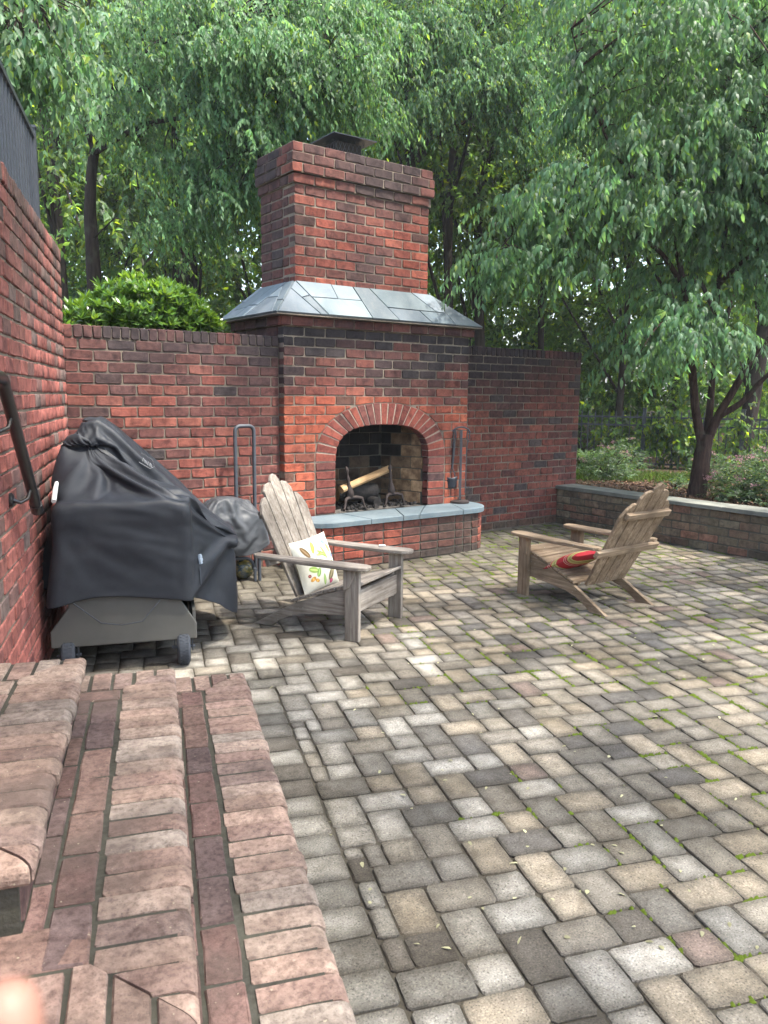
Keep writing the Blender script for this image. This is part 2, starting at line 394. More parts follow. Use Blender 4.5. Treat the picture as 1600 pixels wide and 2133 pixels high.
def brick_var(key, L, H, D, n=8, bev=0.0036, j=0.0024, cc=0.008):
    """face at y=0 looking towards -y, body behind it"""
    r = random.Random(hash(key) % 999 + 5)
    r = random.Random(sum(map(ord, key)) + 5)
    for q in range(n):
        outer = ring(L, H, 0.0, j, r, cc); inner = [(x * (1 - 2 * bev / L), z * (1 - 2.4 * bev / H)) for x, z in outer]
        vs = [(x, D, z) for x, z in outer] + [(x, bev * r.uniform(.8, 1.6), z) for x, z in outer] + [(x, r.uniform(-.0016, .0016), z) for x, z in inner]
        m = len(outer); fs = []
        for a in (0, m): fs += [(a + i, a + (i + 1) % m, a + m + (i + 1) % m, a + m + i) for i in range(m)]
        fs.append(tuple(range(2 * m, 3 * m)))
        add_var(key, 'brick', vs, fs)
BL, CH = 0.2032, 0.0808
JT = 0.0105
brick_var('str', BL - JT, CH - JT, 0.09); brick_var('half', BL / 2 - JT, CH - JT, 0.09, 6); brick_var('halfdeep', BL / 2 - JT, CH - JT, 0.19, 4)
brick_var('rowlock', 0.0578, 0.088, 0.19, 8)
def frame(origin, xd, yd, zd=(0, 0, 1), s=(1, 1, 1)):
    m = np.eye(4); m[:3, 0] = np.asarray(xd) * s[0]; m[:3, 1] = np.asarray(yd) * s[1]; m[:3, 2] = np.asarray(zd) * s[2]; m[:3, 3] = origin
    return m
def apparent(M4):
    q = proj(M4[:3, 3]); d = np.linalg.norm(M4[:3, 3] - CAM)
    ok = q[2] > 0.3 and -120 < q[0] < 1720 and -120 < q[1] < 2300
    return (1000 if ok else 0) + 10 / d
def emit(name, pl, parent, mat, cap=285, rest='bricks', joined=True):
    """pl: (variant key, 4x4 world, rgb). The cap largest in view become objects, the rest one joined piece"""
    pl = sorted(pl, key=lambda p: -apparent(p[1]))
    inv = wloc(parent).inverted(); out = []
    for key, m4, c in pl[:cap]:
        v = VAR[key][random.randrange(len(VAR[key]))]
        if not v[0].materials: v[0].materials.append(mat)
        me = v[0]
        o = bpy.data.objects.new(name, me); col.objects.link(o); o.parent = parent
        if me.materials[0] is not mat:
            o.material_slots[0].link = 'OBJECT'; o.material_slots[0].material = mat
        o.matrix_basis = inv @ Matrix(m4.tolist()); o.color = (*c, 1); out.append(o)
    tail = pl[cap:]
    if tail and joined:
        V, F, Z, T, RM = [], [], [], [], []; base = 0; ni = np.array(inv)
        for key, m4, c in tail:
            me, vs, fl, sz, rim = VAR[key][random.randrange(len(VAR[key]))]
            w = np.c_[vs, np.ones(len(vs))] @ (ni @ m4).T
            V.append(w[:, :3]); F.append(fl + base); Z.append(sz); T.append(np.tile(c, (len(vs), 1))); base += len(vs)
            if rim is not None: RM.append(rim)
        me = mesh_np(rest, np.concatenate(V), np.concatenate(F), np.concatenate(Z), tint=np.concatenate(T))
        if RM:
            a = me.attributes.new('rim', 'FLOAT', 'POINT'); a.data.foreach_set('value', np.concatenate(RM).astype(np.float32))
        o = link(rest, me, parent, mat); o.color = (0, 0, 0, 1); o['kind'] = 'stuff'; out.append(o)
    return out

def fbm(x, y, z): return mnoise.noise(Vector((x, y, z))) * 0.65 + mnoise.noise(Vector((x * 2.3 + 7, y * 2.3, z * 2.3))) * 0.35
PAL = [((0.285, 0.086, 0.060), 30), ((0.32, 0.108, 0.074), 18), ((0.225, 0.076, 0.058), 24), ((0.165, 0.068, 0.056), 14), ((0.115, 0.064, 0.056), 6), ((0.085, 0.066, 0.062), 2)]
def pick(pal):
    t = random.uniform(0, sum(w for _, w in pal))
    for c, w in pal:
        t -= w
        if t <= 0: break
    k = random.uniform(0.80, 1.18); return np.array(c) * k
def stained(c, s, to=(0.045, 0.038, 0.040)):
    s = min(max(s, 0.0), 1.0); return np.asarray(c) * (1 - s) + np.asarray(to) * s

def course_wall(o, xd, yd, length, z0, n, ch, colf, start=0.0, zjit=0.0012, skip=None, end_cut=True, bl=BL):
    """rows of stretchers; o = left end at z 0, xd along, yd into the wall; returns placements"""
    out = []
    for i in range(n):
        z = z0 + (i + 0.5) * ch; off = (0.0 if i % 2 else bl / 2) + start
        x = -off % bl - bl
        while x < length - 0.02:
            a, b = max(x, 0.0), min(x + bl, length)
            x += bl
            if b - a < 0.035: continue
            segs = [(a, b)]
            if skip: segs = skip(a, b, z)
            for a2, b2 in segs:
                L = b2 - a2 - JT + random.uniform(-.0025, .0025)
                if L < 0.022: continue
                key, nl = ('str', BL - JT) if L > 0.13 else ('half', BL / 2 - JT)
                cx = (a2 + b2) / 2
                P = np.asarray(o) + np.asarray(xd) * cx + ZD * (z + random.uniform(-zjit, zjit)) + np.asarray(yd) * random.uniform(-.0025, .0025)
                flip = random.choice((1, -1))
                ta = random.uniform(-.006, .006)
                X = np.asarray(xd) * math.cos(ta) + ZD * math.sin(ta); Zz = ZD * math.cos(ta) - np.asarray(xd) * math.sin(ta)
                out.append((key, frame(P, X, yd, Zz, (L / nl, 1, ch / CH)), colf(P)))
    return out

# ------------------------------------------------------------------ ground
GB = 0.385                                         # level of the planted ground behind the walls
g = MB(); g.add([(-150, -150, -0.08), (150, -150, -0.08), (150, 150, -0.08), (-150, 150, -0.08)], [(0, 1, 2, 3)])
tag(g.build('ground', M['ground']), 'dark soil ground spreading out under trees', 'ground', kind='structure')
# raised ground: right of the low wall and behind the back walls
gx = np.concatenate([np.arange(-22, 3.6, 0.6), np.arange(3.99, 9, 0.25), np.arange(9, 34, 0.8)])
gy = np.concatenate([np.arange(-11, 0.3, 0.35), np.arange(0.62, 9, 0.35), np.arange(9, 38, 0.8)])
NX, NY = len(gx), len(gy)
gv = np.array([(x, y, GB + 0.05 * fbm(x * .5, y * .5, 3) + 0.02 * fbm(x * 2, y * 2, 9) + max(0, min(1, (math.hypot(x - 3, y) - 9) / 20)) * 0.8) for y in gy for x in gx])
gf = [(j * NX + i, j * NX + i + 1, (j + 1) * NX + i + 1, (j + 1) * NX + i) for j in range(NY - 1) for i in range(NX - 1)
      if (gx[i] > 3.9 or gy[j] > 0.55) ]
gm = MB(); gm.add(gv, gf); go = gm.build('planting_bed', M['ground'], smooth=True)
tag(go, 'mulched planting bed and wood floor raised behind the brick walls', 'planting bed', kind='structure')

# ------------------------------------------------------------------ patio of pavers
UN = 0.0635                                        # module: squares 2x2, oblongs 3x2
PX0, PY0 = 1.130, -2.262                           # corner of the pattern beyond the border course (v, u)
NXC, NYC = 100, 150
occ = np.zeros((NXC, NYC), bool)
ix0, iy0 = 20, 78                                  # cell of that corner
# blocked: steps plus their border course
occ[:ix0, 78 - 45:iy0] = True
pv = []
def tile_fill():
    r = random.Random(4)
    sh = {'H': (3, 2), 'V': (2, 3), 'S': (2, 2)}
    def free(x, y, w, h): return x + w <= NXC and y + h <= NYC and not occ[x:x + w, y:y + h].any()
    def gap(x, y):        # width of the free run at (x, y)
        n = 0
        while x + n < NXC and not occ[x + n, y] and n < 8: n += 1
        return n
    for y in range(NYC):
        x = 0
        while x < NXC:
            if occ[x, y]: x += 1; continue
            w = gap(x, y); ch = []
            for kd, wt in (('H', 4.2), ('V', 4.2), ('S', 2.2)):
                a, b = sh[kd]
                if a > w or not free(x, y, a, b): continue
                rest = w - a
                if rest == 1: continue
                # avoid leaving a one-cell notch beside a taller left neighbour
                pen = 1.0
                if x > 0:
                    lt = 0
                    while y + lt < NYC and occ[x - 1, y + lt] and lt < 6: lt += 1
                    if abs(lt - b) == 1: pen = 0.9
                ch.append((kd, wt * pen))
            if not ch:
                a = 1 if w == 1 else min(w, 3); b = 2 if free(x, y, a, 2) else 1
                pv.append((x, y, a, b)); occ[x:x + a, y:y + b] = True; x += a; continue
            t = r.uniform(0, sum(c[1] for c in ch))
            for kd, wt in ch:
                t -= wt
                if t <= 0: break
            a, b = sh[kd]; pv.append((x, y, a, b)); occ[x:x + a, y:y + b] = True; x += a
# repeat of one oblong each way and one square, then cut pieces where the pattern meets the border course
for m_ in range(-60, 60):
    for k_ in range(-200, 200):
        for ox, oy, a, b in ((0, 0, 3, 2), (5, 0, 2, 3), (3, 0, 2, 2)):
            x, y = ox + 16 * m_ + 7 * k_, oy + k_
            if x < 0 or y < 0 or x + a > NXC or y + b > NYC or occ[x:x + a, y:y + b].any(): continue
            occ[x:x + a, y:y + b] = True; pv.append((x, y, a, b))
tile_fill()
def paver_var(key, L, W, n=7):
    r = random.Random(len(key) + int(L * 1000)); g2 = 0.0030
    for q in range(n):
        def rr(ins, z, jj):
            x, y = L / 2 - g2 - ins, W / 2 - g2 - ins; c = min(0.009, x * .4, y * .4)
            P = [(-x + c, -y), (0, -y - .001), (x - c, -y), (x, -y + c), (x + .001, 0), (x, y - c), (x - c, y), (0, y + .001), (-x + c, y), (-x, y - c), (-x - .001, 0), (-x, -y + c)]
            return [(a + r.uniform(-jj, jj), b + r.uniform(-jj, jj), z + r.uniform(-jj, jj) * .5) for a, b in P]
        ins3 = min(0.046, W * 0.36, L * 0.36)
        rg = [rr(0.001, -0.05, 0.001), rr(0.0, -0.0045, 0.0026), rr(0.0032, -0.0006, 0.0020), rr(ins3, 0.0, 0.0012)]
        vs = [p for a in rg for p in a]; m = 12; fs = []
        for a in range(3): fs += [(a * m + i, a * m + (i + 1) % m, (a + 1) * m + (i + 1) % m, (a + 1) * m + i) for i in range(m)]
        fs.append(tuple(range(3 * m, 4 * m)))
        add_var(key, 'paver', vs, fs, [1.5] * m + [1.25] * m + [0.95] * m + [r.uniform(-.35, .25)] * m)
paver_var('p32', 3 * UN, 2 * UN, 9); paver_var('p22', 2 * UN, 2 * UN, 6); paver_var('p12', 2 * UN, 1 * UN, 3); paver_var('p11', UN, UN, 2)
PPAL = [((0.315, 0.268, 0.203), 34), ((0.275, 0.246, 0.20), 28), ((0.205, 0.184, 0.152), 18), ((0.135, 0.124, 0.110), 9), ((0.235, 0.178, 0.147), 5)]
PGREY = [((0.345, 0.322, 0.278), 40), ((0.29, 0.274, 0.24), 30), ((0.19, 0.175, 0.15), 18), ((0.13, 0.115, 0.095), 10)]
patio = MB()
PB = [uv(1.6, -0.02), (3.80, 0.45, 0), (3.80, -9.5, 0), uv(-9, -0.4)]
patio.add([(p[0], p[1], -0.0085) for p in PB], [(3, 2, 1, 0)])
patio_o = patio.build('patio', M['soil'])
tag(patio_o, 'patio of tumbled grey and tan concrete pavers with mossy joints', 'patio', kind='structure')
pl = []
def paver_col(P):
    v = (P - O2) @ VD
    c = pick(PPAL if random.random() < min(1, max(0.15, (v - 1.1) / 1.3)) else PGREY)
    if P[1] > -1.6:                                      # damp, algae-grey corner below the fireplace
        t = min(1, (P[1] + 1.6) / 1.2); c = c * (1 - t) + np.array((0.128, 0.117, 0.092)) * t * random.uniform(.8, 1.25)
    return c
cells = []
for x, y, a, b in pv:
    v = PX0 + (x - ix0 + a / 2) * UN; u = PY0 + (y - iy0 + b / 2) * UN
    P = uv(u, v)
    if P[0] > 3.75 or v < -0.05 or P[1] > 0.40 or (P[0] < 2.0 and P[1] > 0.15) or u < -7.5: continue
    q = proj(P)
    if q[2] < -1.5: continue
    cells.append((u, v, a, b))
    sw = a < b; key = {(2, 3): 'p32', (2, 2): 'p22', (1, 2): 'p12', (1, 1): 'p11', (1, 3): 'p12'}.get((min(a, b), max(a, b)), 'p22')
    ang = random.uniform(-.012, .012); cx, sx = math.cos(ang), math.sin(ang)
    X = VD * cx + UD * sx; Y = UD * cx - VD * sx
    if sw: X, Y = Y, -X
    tz = np.array([random.uniform(-.012, .012), random.uniform(-.012, .012), 1.0]); tz /= np.linalg.norm(tz)
    X = X - tz * (X @ tz); X /= np.linalg.norm(X); Y = np.cross(tz, X)
    sx3 = 1.5 if (min(a, b), max(a, b)) == (1, 3) else 1
    pl.append((key, frame(P + ZD * random.uniform(-.004, .003), X, Y, tz, (sx3, 1, 1)), paver_col(P)))
# border course along the steps
for i in range(24):
    u = -2.262 - 0.205 - (i + .5) * 0.1285
    P = uv(u, 1.033) + ZD * random.uniform(-.003, .003)
    pl.append(('p32', frame(P, VD, UD, ZD, (0.985, 1.0, 1)), pick(PGREY)))
for i in range(9):
    P = uv(-2.262 - 0.10, 0.90 - i * 0.1285); pl.append(('p32', frame(P, UD, -VD, ZD, (0.97, 1, 1)), pick(PGREY)))
P = uv(-2.365, 1.035); pl.append(('p22', frame(P, VD, UD, ZD, (1.45, 1.5, 1)), pick(PGREY)))
emit('paver', pl, patio_o, M['paver'], 290, 'pavers')
# moss cushions in the joints
mv, mf = [], []
r = random.Random(8)
for (u, v, a, b) in cells:
    P = uv(u, v); q = proj(P)
    if not (-50 < q[0] < 1650 and q[1] < 2300): continue
    wet = fbm(u * 1.1, v * 1.1, 2.0) + min(0.55, (v - 1.75) * 0.34)
    if u < -3.0 and v > 1.75: wet += .22
    if wet < 0.12 or v < 1.5: continue
    n = int(r.uniform(3, 15) * min(1.6, wet * 3.0))
    sd = r.choice('bl')
    c0 = r.uniform(-.5, .5)
    for i in range(n):
        t = max(-.55, min(.55, c0 + r.gauss(0, .22)))
        if sd == 'b': du, dv = -b / 2 * UN, t * a * UN
        else: du, dv = t * b * UN, a / 2 * UN
        C = uv(u + du + r.gauss(0, .0022), v + dv + r.gauss(0, .0022), -0.006); rad = r.uniform(.005, .012) * (1.2 if wet > .5 else 1)
        k0 = len(mv); hh = rad * r.uniform(.5, .9)
        for ii in range(6):
            an = ii * math.pi / 3 + r.uniform(-.3, .3); el = r.uniform(.7, 1.3)
            mv.append(C + np.array([math.cos(an), math.sin(an), 0]) * rad * el)
        mv.append(C + ZD * (hh + .004)); mf += [(k0 + ii, k0 + (ii + 1) % 6, k0 + 6) for ii in range(6)]
me = mesh_np('moss', np.array(mv), np.array(mf).ravel(), np.full(len(mf), 3), smooth=True)
mo = link('moss', me, patio_o, M['moss']); mo['kind'] = 'stuff'

# ------------------------------------------------------------------ fireplace
FP = empty('outdoor_fireplace', (1.016, 0.5, 0))
tag(FP, 'tall red brick outdoor fireplace with slate skirt, arched opening and curved hearth', 'fireplace')
fo = np.array([1.016, 0.5, 0.0])
W = 2.032; ZT = 1.9243; REC = 0.0068
ax_c, sp, ia, ib, inn, oa, ob, on = 1.027, 0.87, 0.516, 0.315, 2.75, 0.722, 0.508, 2.3
def arch_pts(a, b, n, m):
    t = np.linspace(math.pi, 0, 400); c, s = np.cos(t), np.sin(t)
    X = ax_c + a * np.sign(c) * np.abs(c) ** (2 / n); Zz = sp + b * np.abs(s) ** (2 / n)
    L = np.r_[0, np.cumsum(np.hypot(np.diff(X), np.diff(Zz)))]
    q = np.linspace(0, L[-1], m); return np.interp(q, L, X), np.interp(q, L, Zz)
HZ = 0.41                                           # hearth top
ZB = ZT + 2 * CH                                    # underside of the slate
# masonry core: front sheet with the arched hole, sides, back
core = MB(fo)
cxs, czs = arch_pts(ia + .004, ib + .004, inn, 41)
y0 = REC
core.add([(REC, y0, 0), (cxs[0], y0, 0), (cxs[0], y0, sp), (REC, y0, sp)], [(0, 1, 2, 3)])
core.add([(cxs[-1], y0, 0), (W - REC, y0, 0), (W - REC, y0, sp), (cxs[-1], y0, sp)], [(0, 1, 2, 3)])
core.add([(cxs[0], y0, 0), (cxs[-1], y0, 0), (cxs[-1], y0, HZ - .02), (cxs[0], y0, HZ - .02)], [(0, 1, 2, 3)])
core.add([(REC, y0, sp), (cxs[0], y0, sp), (cxs[0], y0, ZB), (REC, y0, ZB)], [(0, 1, 2, 3)])
core.add([(cxs[-1], y0, sp), (W - REC, y0, sp), (W - REC, y0, ZB), (cxs[-1], y0, ZB)], [(0, 1, 2, 3)])
for i in range(40):
    core.add([(cxs[i], y0, czs[i]), (cxs[i + 1], y0, czs[i + 1]), (cxs[i + 1], y0, ZB), (cxs[i], y0, ZB)], [(0, 1, 2, 3)])
BD = 0.94                                            # depth of the base
core.add([(REC, y0, 0), (REC, BD, 0), (REC, BD, ZB), (REC, y0, ZB)], [(0, 3, 2, 1)])
core.add([(W - REC, y0, 0), (W - REC, BD, 0), (W - REC, BD, ZB), (W - REC, y0, ZB)], [(0, 1, 2, 3)])
core.add([(REC, BD, 0), (W - REC, BD, 0), (W - REC, BD, ZB), (REC, BD, ZB)], [(0, 3, 2, 1)])
base = core.build('base_masonry', M['mortar'], FP)
def col_front(P):
    c = pick(PAL)
    s = 0.85 * max(0, (P[2] - 1.28) / 0.6) * (0.95 + 2.0 * fbm(P[0] * 2.2, 5, P[2] * 2.2)) + 1.1 * max(0, fbm(P[0] * 1.6, 1, P[2] * 1.6))
    s += 0.5 * max(0, (P[0] - 1.3)) * max(0, (P[2] - 1.5)) * 2.0
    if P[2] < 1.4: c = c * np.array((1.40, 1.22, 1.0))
    return stained(c, s)
def arch_z(x):
    t = abs(x - ax_c) / oa
    return sp + ob * (1 - t ** on) ** (1 / on) if t < 1 else -1.0
CUT = []
def arch_skip(a, b, z):
    """bricks clear of the ring stay whole; those that meet it are cut to its curve"""
    z0_, z1_ = z - CH / 2, z + CH / 2
    if b <= ax_c - oa - .004 or a >= ax_c + oa + .004: return [(a, b)]
    if z0_ < sp - .02:
        o = []
        if a < ax_c - oa - .03: o.append((a, ax_c - oa - .004))
        if b > ax_c + oa + .03: o.append((ax_c + oa + .004, b))
        return o
    xs = np.linspace(a + JT / 2, b - JT / 2, 9); bz = [max(z0_ + JT / 2, arch_z(x) + .008) for x in xs]
    if max(bz) < z0_ + JT: return [(a, b)]
    keep = [(x, q) for x, q in zip(xs, bz) if q < z1_ - JT / 2 - .010]
    if len(keep) > 1: CUT.append([(x, q) for x, q in keep] + [(keep[-1][0], z1_ - JT / 2), (keep[0][0], z1_ - JT / 2)])
    return []
def piece(name, poly, d, mat, parent, c, bev=0.004, o=None):
    b = MB(fo if o is None else o); b.prism(poly, d, bev); ob_ = b.build(name, mat, parent); ob_.color = (*c, 1); return ob_
def piece0(cp): piece('brick', [(x, .08, z) for x, z in cp], (0, -.08, 0), M['brick'], base, col_front(np.array((cp[0][0], 0, cp[0][1]))))
nrow = 24
pl = course_wall((0, 0, 0), (1, 0, 0), (0, 1, 0), W, ZT - 24 * CH + CH, 24, CH, col_front, skip=arch_skip)
for cp in CUT: piece0(cp)
# corbel course under the slate, proud of the face
def col_dark(P): return stained(pick(PAL), random.uniform(.25, .75))
pl += course_wall((-0.035, -0.035, 0), (1, 0, 0), (0, 1, 0), W + .07, ZT + CH, 1, CH, col_dark)
emit('brick', [q for q in pl if q[1][2, 3] > HZ - .05 or q[1][0, 3] < .05 or q[1][0, 3] > 1.98], base, M['brick'], 285)
# corbel on the left side and left return above the wall
pl = course_wall((-0.035, BD, 0), (0, -1, 0), (1, 0, 0), BD + .03, ZT + CH, 1, CH, col_dark)
pl += course_wall((0, BD, 0), (0, -1, 0), (1, 0, 0), BD - .095, ZT - 2 * CH, 3, CH, col_dark, start=.05)
pl += course_wall((W, 0.1, 0), (0, 1, 0), (-1, 0, 0), BD - .1, ZT - 2 * CH, 3, CH, col_dark, start=.05)
pl += course_wall((W + .035, -0.035, 0), (0, 1, 0), (-1, 0, 0), BD + .03, ZT + CH, 1, CH, col_dark)
side = MB(fo).box((-0.028, -0.028, ZT + CH + .004), (W + .028, BD, ZB - .002)).build('corbel', M['mortar'], FP)
emit('brick', pl, side, M['brick'], 200)
# arch ring and jambs
ringm = MB(fo)
nv = 23
xi, zi = arch_pts(ia, ib, inn, nv + 1); xo, zo = arch_pts(oa, ob, on, nv + 1)
ro, zo2 = arch_pts(oa - .004, ob - .004, on, 41); ri, zi2 = arch_pts(ia + .006, ib + .006, inn, 41)
for i in range(40):
    ringm.add([(ri[i], .004, zi2[i]), (ri[i + 1], .004, zi2[i + 1]), (ro[i + 1], .004, zo2[i + 1]), (ro[i], .004, zo2[i])], [(0, 1, 2, 3)])
    ringm.add([(ri[i], .004, zi2[i]), (ri[i + 1], .004, zi2[i + 1]), (ri[i + 1], .1, zi2[i + 1]), (ri[i], .1, zi2[i])], [(3, 2, 1, 0)])
ringo = ringm.build('arch', m_mortar('pale_arch_mortar', (0.42, 0.34, 0.27), (0.26, 0.21, 0.17)), FP)
APAL = [((0.31, 0.088, 0.062), 30), ((0.26, 0.076, 0.058), 25), ((0.20, 0.075, 0.062), 15), ((0.12, 0.066, 0.062), 8)]
for i in range(nv):
    A, B, C, D = np.array((xi[i], 0, zi[i])), np.array((xi[i + 1], 0, zi[i + 1])), np.array((xo[i + 1], 0, zo[i + 1])), np.array((xo[i], 0, zo[i]))
    m_ = (A + B + C + D) / 4; g_ = .0055
    ta = (B - A) / np.linalg.norm(B - A); tb = (C - D) / np.linalg.norm(C - D)
    jj = lambda: np.array((random.uniform(-.002, .002), 0, random.uniform(-.002, .002)))
    poly = [A + ta * g_ + jj(), B - ta * g_ + jj(), C - tb * g_ * 1.4 + jj(), D + tb * g_ * 1.4 + jj()]
    off = np.array((0, 0.098, 0)); yy = np.array((0, random.uniform(-.004, .001), 0))
    piece('brick', [p + off for p in poly], -off + yy, M['brick'], ringo, pick(APAL) * random.uniform(.85, 1.1))
nj = 6; jh = (sp - HZ) / nj
for i in range(nj):
    for a, b in ((ax_c - oa, ax_c - ia), (ax_c + ia, ax_c + oa)):
        z = HZ + (i + .5) * jh; sx = (b - a - JT) / (BL - JT)
        m4 = frame(((a + b) / 2, -.001 + random.uniform(-.002, .001), z), (1, 0, 0), (0, 1, 0), ZD, (sx, 1, (jh - JT) / (CH - JT)))
        emit('brick', [('str', m4, pick(APAL) * random.uniform(.75, 1.05))], ringo, M['brick'])
# firebox: splayed sides, back, sloping throat
FBK = [(0.495, 0.10), (0.66, 0.56), (1.39, 0.56), (1.56, 0.10)]
fb = MB(fo); fz0, fz1 = HZ - .012, 1.26
for i in range(3):
    (xa, ya), (xb, yb) = FBK[i], FBK[i + 1]
    fb.add([(xa, ya, fz0), (xb, yb, fz0), (xb, yb, fz1), (xa, ya, fz1)], [(0, 1, 2, 3)])
fb.add([(*q, fz1) for q in FBK], [(0, 1, 2, 3)]); fb.add([(*q, fz0) for q in FBK], [(3, 2, 1, 0)])
fb.add([(0.495, 0.0, fz0), (1.56, 0.0, fz0), (1.56, 0.1, fz0), (0.495, 0.1, fz0)], [(0, 1, 2, 3)])
fb.add([(0.49, 0.098, sp - .1), (1.565, 0.098, sp - .1), (1.565, 0.10, fz1), (0.49, 0.10, fz1)], [])
fbo = fb.build('firebox', M['mortar_dark'], FP)
brick_var('fire', 0.225, 0.108, 0.03, 5, 0.003, 0.001)
k = N('firebrick'); p = k.pos(); c = k.tint()
c = k.mix(k.ramp(k.noise(p, 9, 5, .65), [(.36, 0), (.62, .85)]), c, k.mix(1.0, c, (.25, .22, .22), 'MULTIPLY')); k.bump(k.noise(p, 50, 4), .3, .003)
M['firebrick'] = k.done(c, .92, .1)
pl = []
for i in range(3):
    A, B = np.array((*FBK[i], 0)), np.array((*FBK[i + 1], 0)); L = np.linalg.norm(B - A); xd = (B - A) / L; yd = np.array((-xd[1], xd[0], 0))
    for rw in range(7):
        z = HZ + .055 + rw * .113; x = -(.118 if rw % 2 else 0)
        while x < L - .02:
            a, b = max(0, x), min(L, x + .235); x += .235
            if b - a < .03: continue
            cx = (a + b) / 2; deep = cx / L if i == 0 else (1 - cx / L if i == 2 else 1)
            soot = min(1, max(0, -.12 + deep * 1.1 + (rw - 2) * .09 + random.uniform(-.12, .10))) if i == 2 else min(1, .72 + .08 * rw + random.uniform(-.1, .1))
            c = stained((.50, .32, .18), soot, (.018, .017, .017))
            pl.append(('fire', frame(A + xd * cx + ZD * z - yd * .006, xd, yd, ZD, ((b - a - .008) / .225, 1, .97)), c))
emit('firebrick', pl, fbo, M['firebrick'])
# ash bed
gxn, gyn = 40, 22; av = []
for j in range(gyn):
    for i in range(gxn):
        t, s = i / (gxn - 1), j / (gyn - 1); x0, x1 = .52 + .14 * s, 1.535 - .14 * s
        x, y = x0 + (x1 - x0) * t, 0.03 + .51 * s
        ed = math.sin(math.pi * t) ** .5 * min(1, s * 3 + .15)
        av.append((x, y, HZ - .006 + ed * (.012 + .03 * abs(fbm(x * 9, y * 9, 1)) + .022 * abs(fbm(x * 30, y * 30, 4)))))
af = [(j * gxn + i, j * gxn + i + 1, (j + 1) * gxn + i + 1, (j + 1) * gxn + i) for j in range(gyn - 1) for i in range(gxn - 1)]
ash = MB(fo).add(av, af).build('ash', M['ash'], FP); ash['kind'] = 'stuff'
# chimney
chx, chy, chz, chw, chd = 0.171, 0.107, 2.3797, 1.42, 0.61
ch_top = chz + 13.66 * CH
cb = MB(fo); cb.box((chx + REC, chy + REC, chz - .15), (chx + chw - REC, chy + chd - REC, ch_top - .03)); cho = cb.build('chimney', M['mortar'], FP)
def col_ch(P):
    c = pick(PAL) * np.array((1.1, 1.0, .95)); s = max(0, (P[2] - 2.85) / .5) * (.75 + 1.2 * fbm(P[0] * 2, P[1] * 2, P[2] * 2)) + 1.5 * max(0, fbm(P[0] * 1.7 + 3, P[1], P[2] * 1.7) + .05)
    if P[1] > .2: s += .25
    return stained(c * .95, s, (.075, .052, .050))
pl = []
zc0 = chz - .33 * CH
for i in range(14):
    k_ = 0.0
    if i == 10: k_ = .016
    elif i in (11, 12): k_ = .036
    elif i == 13: k_ = .022
    z = zc0 + (i + .5) * CH; x0, y0_, w_, d_ = chx - k_, chy - k_, chw + 2 * k_, chd + 2 * k_
    full = i % 2 == 0
    def row(L, first, o, xd, yd, kk):
        x = first; res = []
        while x < L - .02:
            b = min(L, x + BL)
            if b - x > .03:
                P = np.asarray(o) + np.asarray(xd) * (x + b) / 2 + ZD * z + np.asarray(yd) * random.uniform(-.0025, .0025)
                key, nl = ('str', BL - JT) if b - x > .13 else ('half', BL / 2 - JT)
                res.append((key, frame(P, xd, yd, ZD, ((b - x - JT) / nl, 1, 1)), col_ch(P)))
            x = b
        return res
    f0 = 0 if full else -BL / 2
    # front and back rows carry the corners, sides run between them
    st = 0.0
    if not full:
        P = np.array((x0 + BL / 4, y0_, z)); pl.append(('halfdeep', frame(P, (1, 0, 0), (0, 1, 0)), col_ch(P))); st = BL / 2
    pl += row(w_, st, (x0, y0_, 0), np.array((1., 0, 0)), np.array((0, 1., 0)), 0)
    ds = .1 if full else BL
    pl += row(d_ - ds, 0, (x0, y0_ + d_, 0), np.array((0, -1., 0)), np.array((1., 0, 0)), 0)
    pl += row(d_ - .1, 0, (x0 + w_, y0_ + .1, 0), np.array((0, 1., 0)), np.array((-1., 0, 0)), 0)
    pl += row(w_, 0, (x0 + w_, y0_ + d_, 0), np.array((-1., 0, 0)), np.array((0, -1., 0)), 0) if i > 9 else []
    if k_: MB(fo).box((x0 + .008, y0_ + .008, z - CH / 2 + .003), (x0 + w_ - .008, y0_ + d_ - .008, z + CH / 2 - .003)).build('crown_course', M['mortar'], cho)
emit('brick', pl, cho, M['brick'], 285)
MB(fo).box((chx - .01, chy - .01, ch_top - .045), (chx + chw + .01, chy + chd + .01, ch_top - .012)).build('crown', M['mortar'], cho, bevel=.01)
# slate skirt: each stone a piece; cut by straight lines
def split(poly, p, q):
    """2-D convex polygon cut by the line p-q"""
    d = (q[0] - p[0], q[1] - p[1]); sgn = [(d[0] * (v[1] - p[1]) - d[1] * (v[0] - p[0])) for v in poly]; A, B = [], []
    for i in range(len(poly)):
        a, b = poly[i], poly[(i + 1) % len(poly)]; sa, sb = sgn[i], sgn[(i + 1) % len(poly)]
        (A if sa >= 0 else B).append(a)
        if sa * sb < 0:
            t = sa / (sa - sb); m_ = (a[0] + (b[0] - a[0]) * t, a[1] + (b[1] - a[1]) * t); A.append(m_); B.append(m_)
    return A, B
def shrink(poly, g_):
    n = len(poly); out = []
    ar = sum(poly[i][0] * poly[(i + 1) % n][1] - poly[(i + 1) % n][0] * poly[i][1] for i in range(n))
    sg = 1 if ar > 0 else -1
    for i in range(n):
        p0, p1, p2 = np.array(poly[i - 1]), np.array(poly[i]), np.array(poly[(i + 1) % n])
        e1, e2 = p1 - p0, p2 - p1; l1, l2 = np.linalg.norm(e1), np.linalg.norm(e2)
        if l1 < 1e-6 or l2 < 1e-6: out.append(tuple(p1)); continue
        n1 = np.array((-e1[1], e1[0])) / l1 * sg; n2 = np.array((-e2[1], e2[0])) / l2 * sg
        b = n1 + n2; L = b @ b; out.append(tuple(p1 + b * (2 * g_ / max(L, .8))))
    return out
